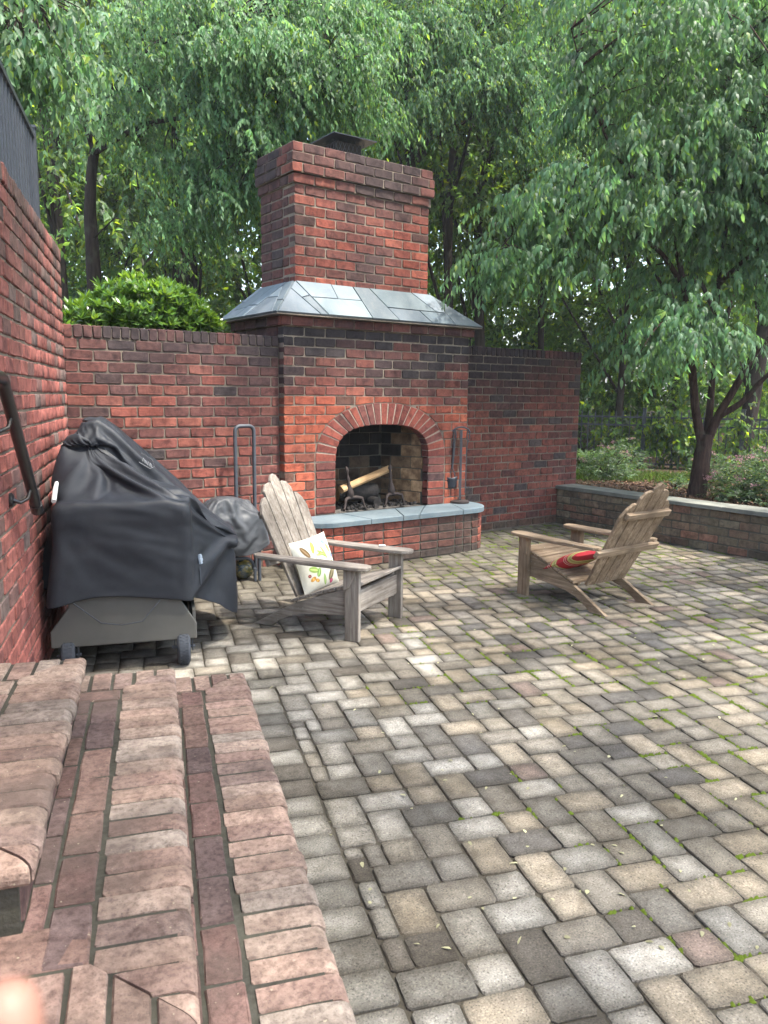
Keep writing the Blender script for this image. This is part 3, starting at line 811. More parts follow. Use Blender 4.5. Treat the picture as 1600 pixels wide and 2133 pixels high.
EV, ov = ZB + .012, 0.085
ex0, ex1, ey0, ey1 = -.105, W + .075, -.10, 1.02
E4 = [np.array((ex0, ey0, EV)), np.array((ex1, ey0, EV)), np.array((ex1, ey1, EV)), np.array((ex0, ey1, EV))]
T4 = [np.array((chx - .006, chy - .006, chz)), np.array((chx + chw + .006, chy - .006, chz)), np.array((chx + chw + .006, chy + chd + .006, chz)), np.array((chx - .006, chy + chd + .006, chz))]
sk = MB(fo)
dz = np.array((0, 0, -.012))
for i in range(4):
    j = (i + 1) % 4; sk.add([E4[i] + dz, E4[j] + dz, T4[j] + dz, T4[i] + dz], [(0, 1, 2, 3)])
sk.add([p + dz for p in E4], [(3, 2, 1, 0)])
sko = sk.build('slate_skirt', M['mortar'], FP)
def z1(x, y): return (500 + .275 * x, 260 + .275 * y)
for fi in range(4):
    j = (fi + 1) % 4; A, B, C, D = E4[fi], E4[j], T4[j], T4[fi]
    xd = (B - A) / np.linalg.norm(B - A); nn = np.cross(xd, D - A); nn /= np.linalg.norm(nn); yd = np.cross(nn, xd)
    t2 = lambda P: (float((P - A) @ xd), float((P - A) @ yd)); polys = [[t2(A), t2(B), t2(C), t2(D)]]
    if fi == 0:
        c2 = lambda a: t2(on_plane(*z1(*a), A, nn))
        full_ = polys[0]
        L = lambda a, b: (c2(a), c2(b))
        def cut(p, l):
            a, b = split(p, *l); ca = sum(q[0] for q in a) / max(1, len(a)); cb_ = sum(q[0] for q in b) / max(1, len(b))
            return (a, b) if ca < cb_ else (b, a)
        def cutv(p, l):
            a, b = split(p, *l); ca = sum(q[1] for q in a) / max(1, len(a)); cb_ = sum(q[1] for q in b) / max(1, len(b))
            return (a, b) if ca > cb_ else (b, a)         # upper, lower
        s1, rest = cut(full_, L((388, 1245), (630, 1455)))
        st_, rest = cut(rest, L((455, 1225), (690, 1465)))
        stu, stl = cutv(st_, L((480, 1308), (520, 1297)))
        lf, rt_ = cut(rest, L((855, 1240), (1015, 1490)))
        lu, ll = cutv(lf, L((550, 1312), (910, 1338))); lu1, lu2 = cut(lu, L((690, 1225), (740, 1325)))
        s6, rt_ = cut(rt_, L((990, 1262), (1230, 1510)))
        rt_, s11 = cut(rt_, L((1510, 1370), (1650, 1545)))
        ru, rl = cutv(rt_, L((1145, 1393), (1550, 1432))); ru1, ru2 = cut(ru, L((1305, 1288), (1460, 1408))); rl1, rl2 = cut(rl, L((1355, 1415), (1480, 1530)))
        polys = [s1, stu, stl, lu1, lu2, ll, s6, s11, ru1, ru2, rl1, rl2]
    else:
        rr = random.Random(fi + 20); Lx = np.linalg.norm(B - A)
        for t in (.22, .42, .60, .8):
            q = rr.uniform(-.18, .18); out = []
            for pz in polys:
                a, b = split(pz, (Lx * t - q, 0), (Lx * t + q, .4)); out += [x for x in (a, b) if len(x) > 2]
            polys = out
        out = []
        for i_, pz in enumerate(polys):
            cx = sum(v[0] for v in pz) / len(pz); h_ = rr.uniform(.12, .28)
            a, b = split(pz, (cx - .2, h_ + rr.uniform(-.05, .05)), (cx + .2, h_ + rr.uniform(-.05, .05))); out += [x for x in (a, b) if len(x) > 2]
        polys = out
    for pz in polys:
        if len(pz) < 3: continue
        pz = shrink(pz, .0035); P3 = [A + xd * v[0] + yd * v[1] - nn * .006 for v in pz]
        piece('slate', P3, nn * (.018 + random.uniform(-.002, .003)), M['slate'], sko, np.array((1., 1., 1.)) * random.uniform(.72, 1.25) * np.array((random.uniform(.96, 1.04), 1, random.uniform(.97, 1.05))), .003)
# chimney cap: a lid on a wire-mesh skirt
capx, capy = 0.80, 0.355; cl, cw_, ct = .222, .212, ch_top
cap = empty('chimney_cap', (0, 0, 0), 0, FP)
lid = MB(fo); lz = 3.645
top_ = [(capx - cl * .72, capy - cw_ * .55, lz + .016), (capx + cl * .72, capy - cw_ * .55, lz + .016), (capx + cl * .72, capy + cw_ * .55, lz + .016), (capx - cl * .72, capy + cw_ * .55, lz + .016)]
rim_ = [(capx - cl, capy - cw_, lz), (capx + cl, capy - cw_, lz), (capx + cl, capy + cw_, lz), (capx - cl, capy + cw_, lz)]
lip_ = [(a, b, c - .008) for a, b, c in rim_]
lid.add(top_ + rim_ + lip_, [(0, 1, 2, 3)] + [(i + 4, (i + 1) % 4 + 4, (i + 1) % 4, i) for i in range(4)] + [(i + 8, (i + 1) % 4 + 8, (i + 1) % 4 + 4, i + 4) for i in range(4)] + [(11, 10, 9, 8)])
lid.build('lid', M['cap_metal'], cap)
wm = MB(fo); ml, mw = .150, .13; zb = ct - .012
per = [(-ml, -mw), (ml, -mw), (ml, mw), (-ml, mw)]
for i in range(4):
    (xa, ya), (xb, yb) = per[i], per[(i + 1) % 4]; L = math.hypot(xb - xa, yb - ya); n = int(L / .040)
    H_ = lz - zb
    for s_ in (1, -1):
        for t in range(-5, n + 5):
            a = t / n; b = a + s_ * H_ * .45 / L
            q0, q1, za, zb2 = a, b, 0.0, 1.0
            lo, hi = min(q0, q1), max(q0, q1)
            if hi <= 0 or lo >= 1: continue
            f0 = max(0, min(1, (0 - q0) / (q1 - q0))) if (q0 < 0 or q0 > 1) else 0
            if q0 > 1: f0 = (1 - q0) / (q1 - q0)
            f1 = 1
            if q1 > 1: f1 = (1 - q0) / (q1 - q0)
            if q1 < 0: f1 = (0 - q0) / (q1 - q0)
            p0 = (capx + xa + (xb - xa) * (q0 + (q1 - q0) * f0), capy + ya + (yb - ya) * (q0 + (q1 - q0) * f0), zb + H_ * f0)
            p1 = (capx + xa + (xb - xa) * (q0 + (q1 - q0) * f1), capy + ya + (yb - ya) * (q0 + (q1 - q0) * f1), zb + H_ * f1)
            wm.tube([p0, p1], .0012, 4, False)
for i in range(4):
    (xa, ya), (xb, yb) = per[i], per[(i + 1) % 4]
    wm.box((min(xa, xb) + capx - .004, min(ya, yb) + capy - .004, zb), (max(xa, xb) + capx + .004, max(ya, yb) + capy + .004, zb + .018))
wm.build('wire_mesh', M['wire'], cap)
MB(fo).box((capx - .125, capy - .105, ct - .05), (capx + .125, capy + .105, lz - .03)).build('flue_liner', M['char'], cap)
# hearth: brick drum with rounded ends and slate slabs
hy = -0.415; hr = .30
def hearth_line(off=0.0, x0=-.02, x1=2.07, n=9):
    """front outline from left wall round to right, at distance off outside"""
    P = [(x0 - off, 0.0)]
    for i in range(n + 1):
        a = math.pi + i / n * math.pi / 2; P.append((x0 + hr + math.cos(a) * (hr + off), hy + hr + math.sin(a) * (hr + off)))
    for i in range(n + 1):
        a = -math.pi / 2 + i / n * math.pi / 2; P.append((x1 - hr + math.cos(a) * (hr + off), hy + hr + math.sin(a) * (hr + off)))
    P.append((x1 + off, 0.0)); return P
hl = hearth_line(-.027 - REC)
he = MB(fo); he.prism([(x, y + (0.004 if y == 0 else 0), 0) for x, y in hl], (0, 0, HZ - .046)); heo = he.build('hearth', M['mortar_dark'], FP)
hb = hearth_line(-.027); seg = np.array(hb); dl = np.r_[0, np.cumsum(np.hypot(*np.diff(seg, axis=0).T))]
pl = []
HC = 5; hch = (HZ - .045) / HC
for i in range(HC):
    x = 0 if i % 2 else -BL / 2
    z = (i + .5) * hch
    while x < dl[-1] - .03:
        xm = x + BL / 2
        curved = any(abs(xm - q) < .30 for q in (.35, dl[-1] - .35))
        step = BL / 2 if curved else BL
        a, b = max(0, x), min(dl[-1], x + step); x += step
        if b - a < .03: continue
        m_ = (a + b) / 2; px_, py_ = np.interp(m_, dl, seg[:, 0]), np.interp(m_, dl, seg[:, 1])
        q0 = np.array((np.interp(m_ - .03, dl, seg[:, 0]), np.interp(m_ - .03, dl, seg[:, 1]), 0)); q1 = np.array((np.interp(m_ + .03, dl, seg[:, 0]), np.interp(m_ + .03, dl, seg[:, 1]), 0))
        xd = (q1 - q0) / np.linalg.norm(q1 - q0); yd = np.array((-xd[1], xd[0], 0)); yd = yd if yd[1] > -.01 or True else -yd
        # inward normal
        cen = np.array((1.0, 0.2, 0)) - np.array((px_, py_, 0))
        if yd @ cen < 0: yd = -yd; xd = -xd
        key, nl = ('str', BL - JT) if b - a > .13 else ('half', BL / 2 - JT)
        damp = min(1, max(0, (px_ - .75) * 1.6)) * min(1, max(0, (1.95 - px_) * 6)) * (.65 + .5 * fbm(px_ * 2, 3, z * 2)) + (.5 if i == 0 else 0)
        c = stained(pick(PAL) * np.array((1.2, 1.05, .95)), damp * 1.2, (.082, .062, .050))
        pl.append((key, frame((px_, py_, z), xd, yd, ZD, ((b - a - JT) / nl, 1, (hch - JT) / (CH - JT))), c))
emit('brick', pl, heo, M['brick'], 200)
sl = [(x, min(y, -.004)) for x, y in hearth_line(.0)]
polys = [sl]
def zz5(x, y): q = at_z(620 + .25 * x, 820 + .25 * y, HZ); return (float(q[0]), float(q[1]))
lines = [((600, 1050), (440, 985)), ((895, 1025), (800, 945)), ((1015, 1010), (1065, 925)), ((1385, 968), (1300, 925))]
def chop(polys, l):
    out = []
    for p_ in polys:
        a, b = split(p_, *l); out += [x for x in (a, b) if len(x) > 2]
    return out
for l in lines[1:]: polys = chop(polys, (zz5(*l[0]), zz5(*l[1])))
polys = [q for p_ in polys for q in (split(p_, (.62, -.5), (.55, .1)) if min(v[0] for v in p_) < .2 else [p_]) if len(q) > 2]
for pz in polys:
    pz = shrink(pz, .003)
    piece('slab', [(x, y, HZ - .045) for x, y in pz], (0, 0, .045 + random.uniform(-.003, .001)), M['slate'], heo, np.array((.88, .93, .95)) * random.uniform(.85, 1.1), .005)
# strip of slate running into the opening
piece('slab', [(.525, .004, HZ - .045), (1.53, .004, HZ - .045), (1.53, .05, HZ - .045), (.525, .05, HZ - .045)], (0, 0, .038), M['slate'], heo, np.array((.5, .52, .52)), .003)
import bmesh
# ------------------------------------------------------------------ free-standing walls
def rowlock_row(o, xd, yd, length, ztop, colf, pitch=.0675, h=.090):
    out = []; n = int(length / pitch); pt = length / n
    for i in range(n):
        P = np.asarray(o) + np.asarray(xd) * ((i + .5) * pt) + ZD * (ztop - h / 2 + random.uniform(-.003, .002)) + np.asarray(yd) * (-.004 + random.uniform(-.003, .003))
        out.append(('rowlock', frame(P, xd, yd, ZD, ((pt - .009) / .0578, 1.04, h / .0915)), colf(P)))
    return out
def wall(name, label, o, xd, yd, length, ztop, rows, colf, mat='brick', thick=.2, mort='mortar', cap=285):
    o = np.asarray(o, float); xd = np.asarray(xd, float); yd = np.asarray(yd, float)
    mid = o + xd * length / 2 + yd * thick / 2
    b = MB(mid); b.box((0, REC, -.1), (length, thick, ztop - .02), o, (xd, yd, ZD))
    ob = b.build(name, M[mort], None, mid); tag(ob, label, 'brick wall', kind='thing')
    pl = course_wall(o, xd, yd, length, ztop - .092 - rows * CH, rows, CH, colf)
    pl += rowlock_row(o, xd, yd, length, ztop, colf)
    emit('brick', pl, ob, M[mat], cap)
    return ob
def col_backL(P):
    h = P[2]; c = pick(PAL) * np.array((.92, .95, 1.0))
    s = max(0, (h - 1.25) / .5) * (.72 + 1.2 * fbm(P[0] * 2, 2, h * 2)) * .9 + .9 * max(0, fbm(P[0] * 1.5, 4, h * 1.5)) + max(0, (P[0] + .45) * .9) * (.5 + fbm(P[0] * 3, 7, h))
    return stained(c, s, (.070, .054, .055))
wall('brick_wall', 'red brick garden wall with blackened upper courses behind the covered grill', (-1.70, .074, 0), (1, 0, 0), (0, 1, 0), 1.70, ZT, 23, col_backL, mort='mortar_wall')
def col_backR(P):
    h = P[2]; c = pick([(q, w) for q, w in PAL[:4]] + [((.10, .075, .070), 9)]) * np.array((.80, .80, .80))
    top = max(0, (h - 1.15) / .55); lft = max(.35, 1.0 - (P[0] - 2.0) / 2.4)
    s = min(.96, top * lft * (1.5 + 1.2 * fbm(P[0] * 1.3, 3, h * 2)))
    s = max(s, .12 + .3 * fbm(P[0] * 1.4, 8, h * 1.4))
    if h < .12: return stained(c, .75, (.085, .072, .052))
    return stained(c, s, (.034, .028, .032))
wall('brick_wall', 'red brick garden wall with soot black top beside the fire tools', (W - .001, .3408, 0), (1, 0, 0), (0, 1, 0), 2.03, 1.961, 23, col_backR, mort='mortar_wall')
PALL = [((0.36, 0.125, 0.100), 30), ((0.32, 0.108, 0.086), 28), ((0.27, 0.100, 0.084), 16), ((0.20, 0.110, 0.094), 10), ((0.165, 0.120, 0.104), 8)]
def col_left(P):
    h = P[2]; c = pick(PALL) * 1.14; s = max(0, (h - 1.5) / .8) * (.6 + 1.2 * fbm(P[1] * 1.6, 2, h * 1.6)) + .6 * max(0, fbm(P[1] * 1.4, 5, h * 1.4))
    return stained(c, s, (.13, .085, .072))
wall('brick_wall', 'tall brick house wall with bullnose steps and black handrail against it', uv(-5.2, 0), UD, -VD, 5.2, 2.42, 29, col_left, thick=.24, cap=290)

# low retaining wall with slate coping
rw_o = np.array((3.735, .34, 0.)); RL = 9.6
mid = rw_o + np.array((.12, -RL / 2, 0))
b = MB(mid); b.box((3.735 + REC, .34 - RL, -.1), (3.98, .345, .402)); rw = b.build('retaining_wall', M['mortar_dark'], None, mid)
tag(rw, 'low damp brick retaining wall with slate coping along the planted bed', 'retaining wall', kind='thing')
def col_ret(P):
    c = pick([((.20, .122, .082), 24), ((.185, .130, .088), 32), ((.15, .116, .080), 26), ((.25, .125, .085), 7), ((.23, .185, .125), 16)])
    c = c * 1.3
    if P[2] < .1: c = c * .6
    return stained(c, .5 * max(0, fbm(P[1] * 1.5, 2, P[2] * 3)), (.055, .050, .038))
emit('brick', course_wall(rw_o, (0, -1, 0), (1, 0, 0), RL, -.003, 5, CH, col_ret), rw, M['brick_moss'], 200)
y = .345
while y > .34 - RL:
    L = random.uniform(.55, .95); y2 = y - L; e = random.uniform(-.012, .012)
    jx = lambda: random.uniform(-.008, .008)
    piece('coping_slab', [(3.698 + e + jx(), y - .004, .403), (4.01 + jx(), y - .004, .403), (4.01 + jx(), y2 + .004, .403), (3.698 + e + jx(), y2 + .004, .403)][::-1], (0, 0, .038 + random.uniform(-.004, .004)), M['slate_damp'], rw, np.array((1, 1, .98)) * random.uniform(.8, 1.25), .005, mid)
    y = y2

# ------------------------------------------------------------------ steps: three platforms with bullnose brick edges
r = random.Random(31)
def nose_var(key, wd, ln, n=8):
    """brick laid across the edge: width x, length y (nose towards -y), top at z 0"""
    for q in range(n):
        rad = .030; th = .064; prof = []
        for i in range(7):
            a = math.pi * (.5 + i / 6 * .78); prof.append((rad + math.cos(a) * rad * 1.05, -rad + math.sin(a) * rad))
        prof = [(ln, 0.0), (ln * .45, r.uniform(-.001, .0015))] + prof + [(rad * 1.1, -th), (ln, -th)]
        rings = []
        for x, ins in ((-wd / 2, .006), (-wd / 2 + .005, 0), (wd / 2 - .005, 0), (wd / 2, .006)):
            rings.append([(x + r.uniform(-.0012, .0012), min(max(yy, ins), ln - ins) + r.uniform(-.0012, .0012), zz - (ins if zz > -.01 else 0) * 1.1 + r.uniform(-.0006, .0006)) for yy, zz in prof])
        vs = [p for g_ in rings for p in g_]; m = len(prof); fs = []
        for a in range(3): fs += [(a * m + i, (a + 1) * m + i, (a + 1) * m + (i + 1) % m, a * m + (i + 1) % m) for i in range(m)]
        fs += [tuple(range(m)), tuple(range(3 * m, 4 * m))[::-1]]
        add_var(key, 'nosing_brick', vs, fs)
nose_var('nose', .090, .196)
brick_var('flat', .190, .088, .05, 8, .004, .0026, .004)
# flat tread bricks: face up
SP = [((0.275, 0.196, 0.156), 34), ((0.30, 0.228, 0.184), 28), ((0.245, 0.168, 0.138), 22), ((0.205, 0.148, 0.126), 9), ((0.28, 0.232, 0.194), 9)]
TP = [((0.145, 0.088, 0.076), 30), ((0.115, 0.080, 0.074), 25), ((0.17, 0.110, 0.090), 15)]
RISE = .165
LV = [dict(v=.96, z=RISE, far=-2.455, near=-5.02), dict(v=.644, z=2 * RISE, far=-2.785, near=-4.70), dict(v=.330, z=3 * RISE, far=-3.055, near=-4.385)]
so = uv(-3.7, .45)
st = MB(so)
for i, L_ in enumerate(LV):
    i0 = 0.022
    st.box((L_['near'] + i0, -.02, -.05 if i == 0 else LV[i - 1]['z'] - .07), (L_['far'] - i0, L_['v'] - i0 - .012, L_['z'] - .0065), uv(0, 0), (UD, VD, ZD))
steps = st.build('brick_steps', M['mortar_step'], None, so)
tag(steps, 'three red brick bullnose steps wrapping out from the tall house wall', 'steps')
pn, pf, pr = [], [], []
def nose_at(u, v, z, inw, wd=1.0, ln=1.0, c=None):
    """inw: direction from the nose into the tread"""
    xd = np.cross(inw, ZD); ta = random.uniform(-.014, .014)
    X = xd * math.cos(ta) + inw * math.sin(ta); Y = inw * math.cos(ta) - xd * math.sin(ta)
    return ('nose', frame(uv(u, v, z + random.uniform(-.003, .003)) + inw * random.uniform(-.006, .004), X, Y, ZD, (wd, ln, 1)), pick(SP) if c is None else c)
def cut_nose(nb, ue, v1, z, side):
    """mitre: trim a nosing brick along the corner's diagonal"""
    key, m4, c = nb; me, vs, fl, sz, rim = VAR[key][random.randrange(len(VAR[key]))]
    w = (np.c_[vs, np.ones(len(vs))] @ m4.T)[:, :3] - so; faces = []; q = 0
    for k_ in sz: faces.append(tuple(int(x) for x in fl[q:q + k_])); q += k_
    bm = bmesh.new(); bvs = [bm.verts.new(tuple(p)) for p in w]
    for f in faces: bm.faces.new([bvs[i] for i in f])
    mid_u = (LV[0]['far'] + LV[0]['near']) / 2; us = UD if ue > mid_u else -UD
    nrm = (us - VD) / math.sqrt(2)              # positive: outside for the front edge's bricks
    if side == 'end': nrm = -nrm
    r_ = bmesh.ops.bisect_plane(bm, geom=bm.verts[:] + bm.edges[:] + bm.faces[:], plane_co=Vector(uv(ue, v1, z) - so - nrm * .0018), plane_no=Vector(nrm), clear_outer=True)
    ed = [e for e in r_['geom_cut'] if isinstance(e, bmesh.types.BMEdge)]
    if ed: bmesh.ops.edgeloop_fill(bm, edges=ed)
    if len(bm.faces) > 3 and max(f.calc_area() for f in bm.faces) > 4e-5:
        me2 = bpy.data.meshes.new('nosing_brick'); bm.to_mesh(me2); o_ = link('nosing_brick', me2, steps, M['brick_step']); o_.color = (*c, 1)
    bm.free()
for i, L_ in enumerate(LV):
    v1, z, uf, un = L_['v'], L_['z'], L_['far'], L_['near']
    n = int(round((uf - un) / .0815)); pt = (uf - un) / n
    for q in range(n):
        du = (q + .5) * pt; nb = nose_at(un + du, v1, z, -VD, (pt - .010) / .09)
        if min(du, uf - un - du) < .235: cut_nose(nb, uf if du > (uf - un) / 2 else un, v1, z, 'front')
        else: pn.append(nb)
    n = max(1, int(round((v1 - .004) / .0815))); pt = (v1 - .004) / n
    for q in range(n):
        vv = .004 + (q + .5) * pt
        for ue, inw in ((uf, -UD), (un, UD)):
            nb = nose_at(ue, vv, z, inw, (pt - .010) / .09)
            if v1 - vv < .235: cut_nose(nb, ue, v1, z, 'end')
            else: pn.append(nb)
    # tread rows of stretchers behind the nosing, up to the next riser
    vin = LV[i + 1]['v'] - .035 if i < 2 else 0.0
    rowv = v1 - .205 - .048; nr = 0
    while rowv > vin - .03 or (nr == 0):
        wdt = 1.0
        if rowv - .048 < vin: wdt = (rowv + .048 - max(vin, 0)) / .096
        if wdt < .33: break
        u = un + .205 + (.1 if nr % 2 else 0)
        while u < uf - .205 - .03:
            b2 = min(u + .2, uf - .205); 
            if b2 - u > .05:
                P = uv((u + b2) / 2, rowv + .048 * (1 - wdt), z - .0005 + random.uniform(-.002, .002))
                pf.append(('flat', frame(P, UD, -ZD, VD, ((b2 - u - .012) / .19, 1, wdt * .97)), pick(TP if i < 2 else SP) * random.uniform(.8, 1.2)))
            u = b2
        rowv -= .098; nr += 1
        if nr > 3: break
    if i < 2:
        for ua, ub in ((un + .205, LV[i + 1]['near'] + .03), (LV[i + 1]['far'] - .03, uf - .205)):
            nq = max(1, int(round((v1 - .2) / .2)))
            for q in range(nq):
                va, vb = (v1 - .2) * q / nq, (v1 - .2) * (q + 1) / nq
                P = uv((ua + ub) / 2, (va + vb) / 2, z - .0005); pf.append(('flat', frame(P, VD, -ZD, -UD, ((vb - va - .012) / .19, 1, (ub - ua - .008) / .088)), pick(TP)))
    # risers: stretchers under the nosing
    zb = z - RISE
    for k2 in range(1):
        zz = zb + .052 if i else zb + .05
        for (o_, xd_, yd_, ln_) in ((uv(un + .03, v1 - .030), UD, -VD, uf - un - .06), (uv(un + .028, 0), VD, UD, v1 - .03)):
            x = 0.0
            while x < ln_ - .03:
                b2 = min(x + .2, ln_); P = np.asarray(o_) + xd_ * (x + b2) / 2 + ZD * zz
                if b2 - x > .04: pr.append(('str', frame(P, xd_ if abs(np.cross(xd_, yd_)[2] - 1) < .01 else -xd_, yd_, ZD, ((b2 - x - .011) / (BL - JT), 1, 1.28)), pick(TP)))
                x = b2
emit('nosing_brick', pn, steps, M['brick_step'], 290, 'nosing_bricks')
emit('tread_brick', pf, steps, M['brick_step'], 290, 'tread_bricks')
emit('riser_brick', pr, steps, M['brick'], 120, 'riser_bricks')
# ------------------------------------------------------------------ handrail on the tall wall
hp = lambda u, z, v=.075: uv(u, v, z)
hr_o = uv(-2.45, 0, .98)
rail = empty('handrail', hr_o); tag(rail, 'black iron pipe handrail sloping down the tall wall above the steps', 'handrail')
b = MB(hr_o)
A_, B_ = np.array(hp(-2.236, .925)), np.array(hp(-2.86, 1.472))
b.tube([A_, A_ * .5 + B_ * .5, B_, np.array(hp(-2.885, 1.488)), np.array(hp(-2.92, 1.496)), np.array(hp(-3.4, 1.50))], .0235, 14); o_ = b.build('rail', M['black_iron'], rail); smooth_by_angle(o_, 50)
b = MB(hr_o); dd = (B_ - A_) / np.linalg.norm(B_ - A_)
b.tube([A_ - dd * .012, A_ - dd * .010, A_ + dd * .045], [.020, .0275, .0275], 12); o_ = b.build('end_cap', M['black_iron'], rail); smooth_by_angle(o_, 40)
for uu in (-2.44, -2.80):
    t = (uu + .06 - (-2.236)) / (-2.86 + 2.236); C = A_ + (B_ - A_) * t
    b = MB(hr_o); w0 = uv(uu, .006, C[2] - .055)
    b.tube([w0, w0 + VD * .035 - ZD * .012, w0 + VD * .06 + UD * .03 + ZD * .0, C - ZD * .01], .0085, 8)
    b.lathe([(.030, 0), (.030, .010), (.022, .016)], w0 - VD * .006, 14, (UD, ZD, VD)); o_ = b.build('bracket', M['black_iron'], rail); smooth_by_angle(o_, 45)
# ------------------------------------------------------------------ iron railing on the terrace behind the tall wall
tb = MB(); tb.box((-9, -12, 2.0), (1.1, -.25, 2.36), uv(0, 0), (UD, VD, ZD)); 
tag(tb.build('terrace', M['mortar_dark']), 'raised terrace slab behind the tall brick wall', 'terrace', kind='structure')
ro_ = uv(-1.0, -.11, 2.36)
rl = empty('iron_railing', ro_); tag(rl, 'grey black iron picket railing on top of the tall brick wall', 'railing')
RT_ = 3.10
u = -.225
b = MB(ro_); b.box((u - .022, -.022, 2.36), (u + .022, .022, RT_ + .03), uv(0, -.11), (UD, VD, ZD)); b.box((u - .028, -.028, RT_ + .03), (u + .028, .028, RT_ + .045), uv(0, -.11), (UD, VD, ZD)); b.build('post', M['fence_iron'], rl)
b = MB(ro_); b.box((-4.4, -.016, RT_ - .03), (u - .022, .016, RT_), uv(0, -.11), (UD, VD, ZD)); b.build('top_rail', M['fence_iron'], rl)
b = MB(ro_); b.box((-4.4, -.014, 2.42), (u - .022, .014, 2.45), uv(0, -.11), (UD, VD, ZD)); b.build('bottom_rail', M['fence_iron'], rl)
uu = u - .10
while uu > -4.3:
    b = MB(ro_); b.box((uu - .0085, -.0085, 2.44), (uu + .0085, .0085, RT_ - .02), uv(0, -.11), (UD, VD, ZD)); b.build('picket', M['fence_iron'], rl); uu -= .098
# ------------------------------------------------------------------ Adirondack chairs
def board(prof, x0, x1, ax=0):
    """outline prof in (y, z) extruded from x0 to x1"""
    b = MB(); P = [(x0, y, z) for y, z in prof]; n = np.cross(np.subtract(P[1], P[0]), np.subtract(P[2], P[0]))
    ar = sum(prof[i][0] * prof[(i + 1) % len(prof)][1] - prof[(i + 1) % len(prof)][0] * prof[i][1] for i in range(len(prof)))
    if ar > 0: P = P[::-1]
    b.prism(P[::-1] if x1 < x0 else P, (x1 - x0, 0, 0)); return b
def chair(name, label, loc, fwd, tone, L0, lean, bl=1.0):
    rz = math.atan2(fwd[1], fwd[0]) - math.pi / 2
    T = empty(name, loc, rz); tag(T, label, 'chair', 'wooden garden chairs on the patio')
    mx, my, mz = (M['teak_' + tone + a] for a in 'xyz')
    jr = random.Random(len(label))
    for s in (-1, 1):
        board([(-.048, 0), (.047, 0), (.047, .436), (-.048, .436)], s * .272, s * .303).build('leg', mz, T, bevel=.004)
        # stringer: runs back and down to the ground with an arched underside
        up_ = [(.0, .318), (-.12, .285), (-.25, .238), (-.40, .180), (-.50, .132), (-.60, .075), (-.735, .000)]
        lo_ = [(-.60, .0), (-.55, .038), (-.47, .082), (-.38, .108), (-.28, .122), (-.15, .135), (.0, .150)]
        board(up_ + lo_, s * .240, s * .270).build('stringer', my, T, bevel=.003)
        # arm: paddle plan, thin board
        pl_ = [(-.055, -.66), (-.035, -.69), (.005, -.69), (.02, -.66), (.032, -.45), (.058, -.20), (.065, -.02), (.060, .065), (.040, .105), (.0, .118), (-.035, .108), (-.055, .07), (-.060, -.05), (-.058, -.3)]
        b = MB(); ps = [(s * (.290 - q[0]) , q[1], .438 + .006 * math.sin(q[1] * 4) - .012 * q[1]) for q in pl_]
        if s > 0: ps = ps[::-1]
        ar = sum(ps[i][0] * ps[(i + 1) % len(ps)][1] - ps[(i + 1) % len(ps)][0] * ps[i][1] for i in range(len(ps)))
        if ar < 0: ps = ps[::-1]
        b.prism(ps, (0, 0, .024)); b.build('arm', my, T, bevel=.006)
        board([(-.045, .436), (.030, .436), (.018, .39), (-.010, .33), (-.045, .31)], s * .303, s * .325).build('arm_bracket', mz, T, bevel=.003)
    MB().box((-.272, -.012, .165), (.272, .016, .296)).build('apron', mx, T, bevel=.004)
    # seat slats following the stringers
    ys = [.045, -.045, -.135, -.222, -.308, -.392, -.462]; zs = lambda y: .318 + (.29 * y if y > -.2 else -.058 + (y + .2) * .375) + .004
    for i in range(6):
        ya, yb = ys[i], ys[i + 1] + .007
        za, zb_ = zs(ya), zs(yb); t = .020
        o_ = board([(ya, za), (ya, za + t), (yb, zb_ + t), (yb, zb_)], -.272 + jr.uniform(-.004, .004), .272 + jr.uniform(-.004, .004)).build('seat_slat', mx, T, bevel=.005)
    # back slats, fanned, scalloped tops
    L0 = np.array(L0); lean = np.array(lean); lean /= np.linalg.norm(lean); nrm = np.array((lean[1], -lean[0]))
    tops = [q_ * bl for q_ in (.655, .745, .800, .745, .655)]; n = 5; g_ = .0035
    for i in range(n):
        xb0, xb1 = -.215 + .43 / n * i + g_, -.215 + .43 / n * (i + 1) - g_
        xt0, xt1 = -.262 + .524 / n * i + g_, -.262 + .524 / n * (i + 1) - g_
        h = tops[i]; pts = [(xb0, 0), (xb1, 0)]
        if i == 2: pts += [(xt1, h - .045), (xt1 - .02, h - .015), (0, h), (xt0 + .02, h - .015), (xt0, h - .045)]
        elif i in (1, 3):
            top = [(xt1, h - .055), (xt1 - .035, h - .012), (xt0 + .02, h)] if i == 3 else [(xt1 - .02, h), (xt0 + .035, h - .012), (xt0, h - .055)]
            pts += top if i == 3 else top
            if i == 3: pts += [(xt0, h - .004)]
            else: pts.insert(2, (xt1, h - .004))
        else:
            top = [(xt1, h - .105), (xt1 - .025, h - .045), (xt0 + .03, h - .004), (xt0, h)] if i == 4 else [(xt1, h), (xt1 - .03, h - .004), (xt0 + .025, h - .045), (xt0, h - .105)]
            pts += top
        q = jr.uniform(-.002, .002)
        P3 = [(x, L0[0] + lean[0] * t + nrm[0] * q, L0[1] + lean[1] * t + nrm[1] * q) for x, t in pts]
        b = MB(); b.prism(P3, (0, -nrm[0] * .021, -nrm[1] * .021)); b.build('back_slat', mz, T, bevel=.004)
    def brace(t, hw, hh, name):
        c = L0 + lean * t - nrm * (.0225); a_ = [c - lean * hh / 2, c + lean * hh / 2, c + lean * hh / 2 - nrm * .032, c - lean * hh / 2 - nrm * .032]
        board([tuple(q) for q in a_], -hw, hw).build(name, mx, T, bevel=.004)
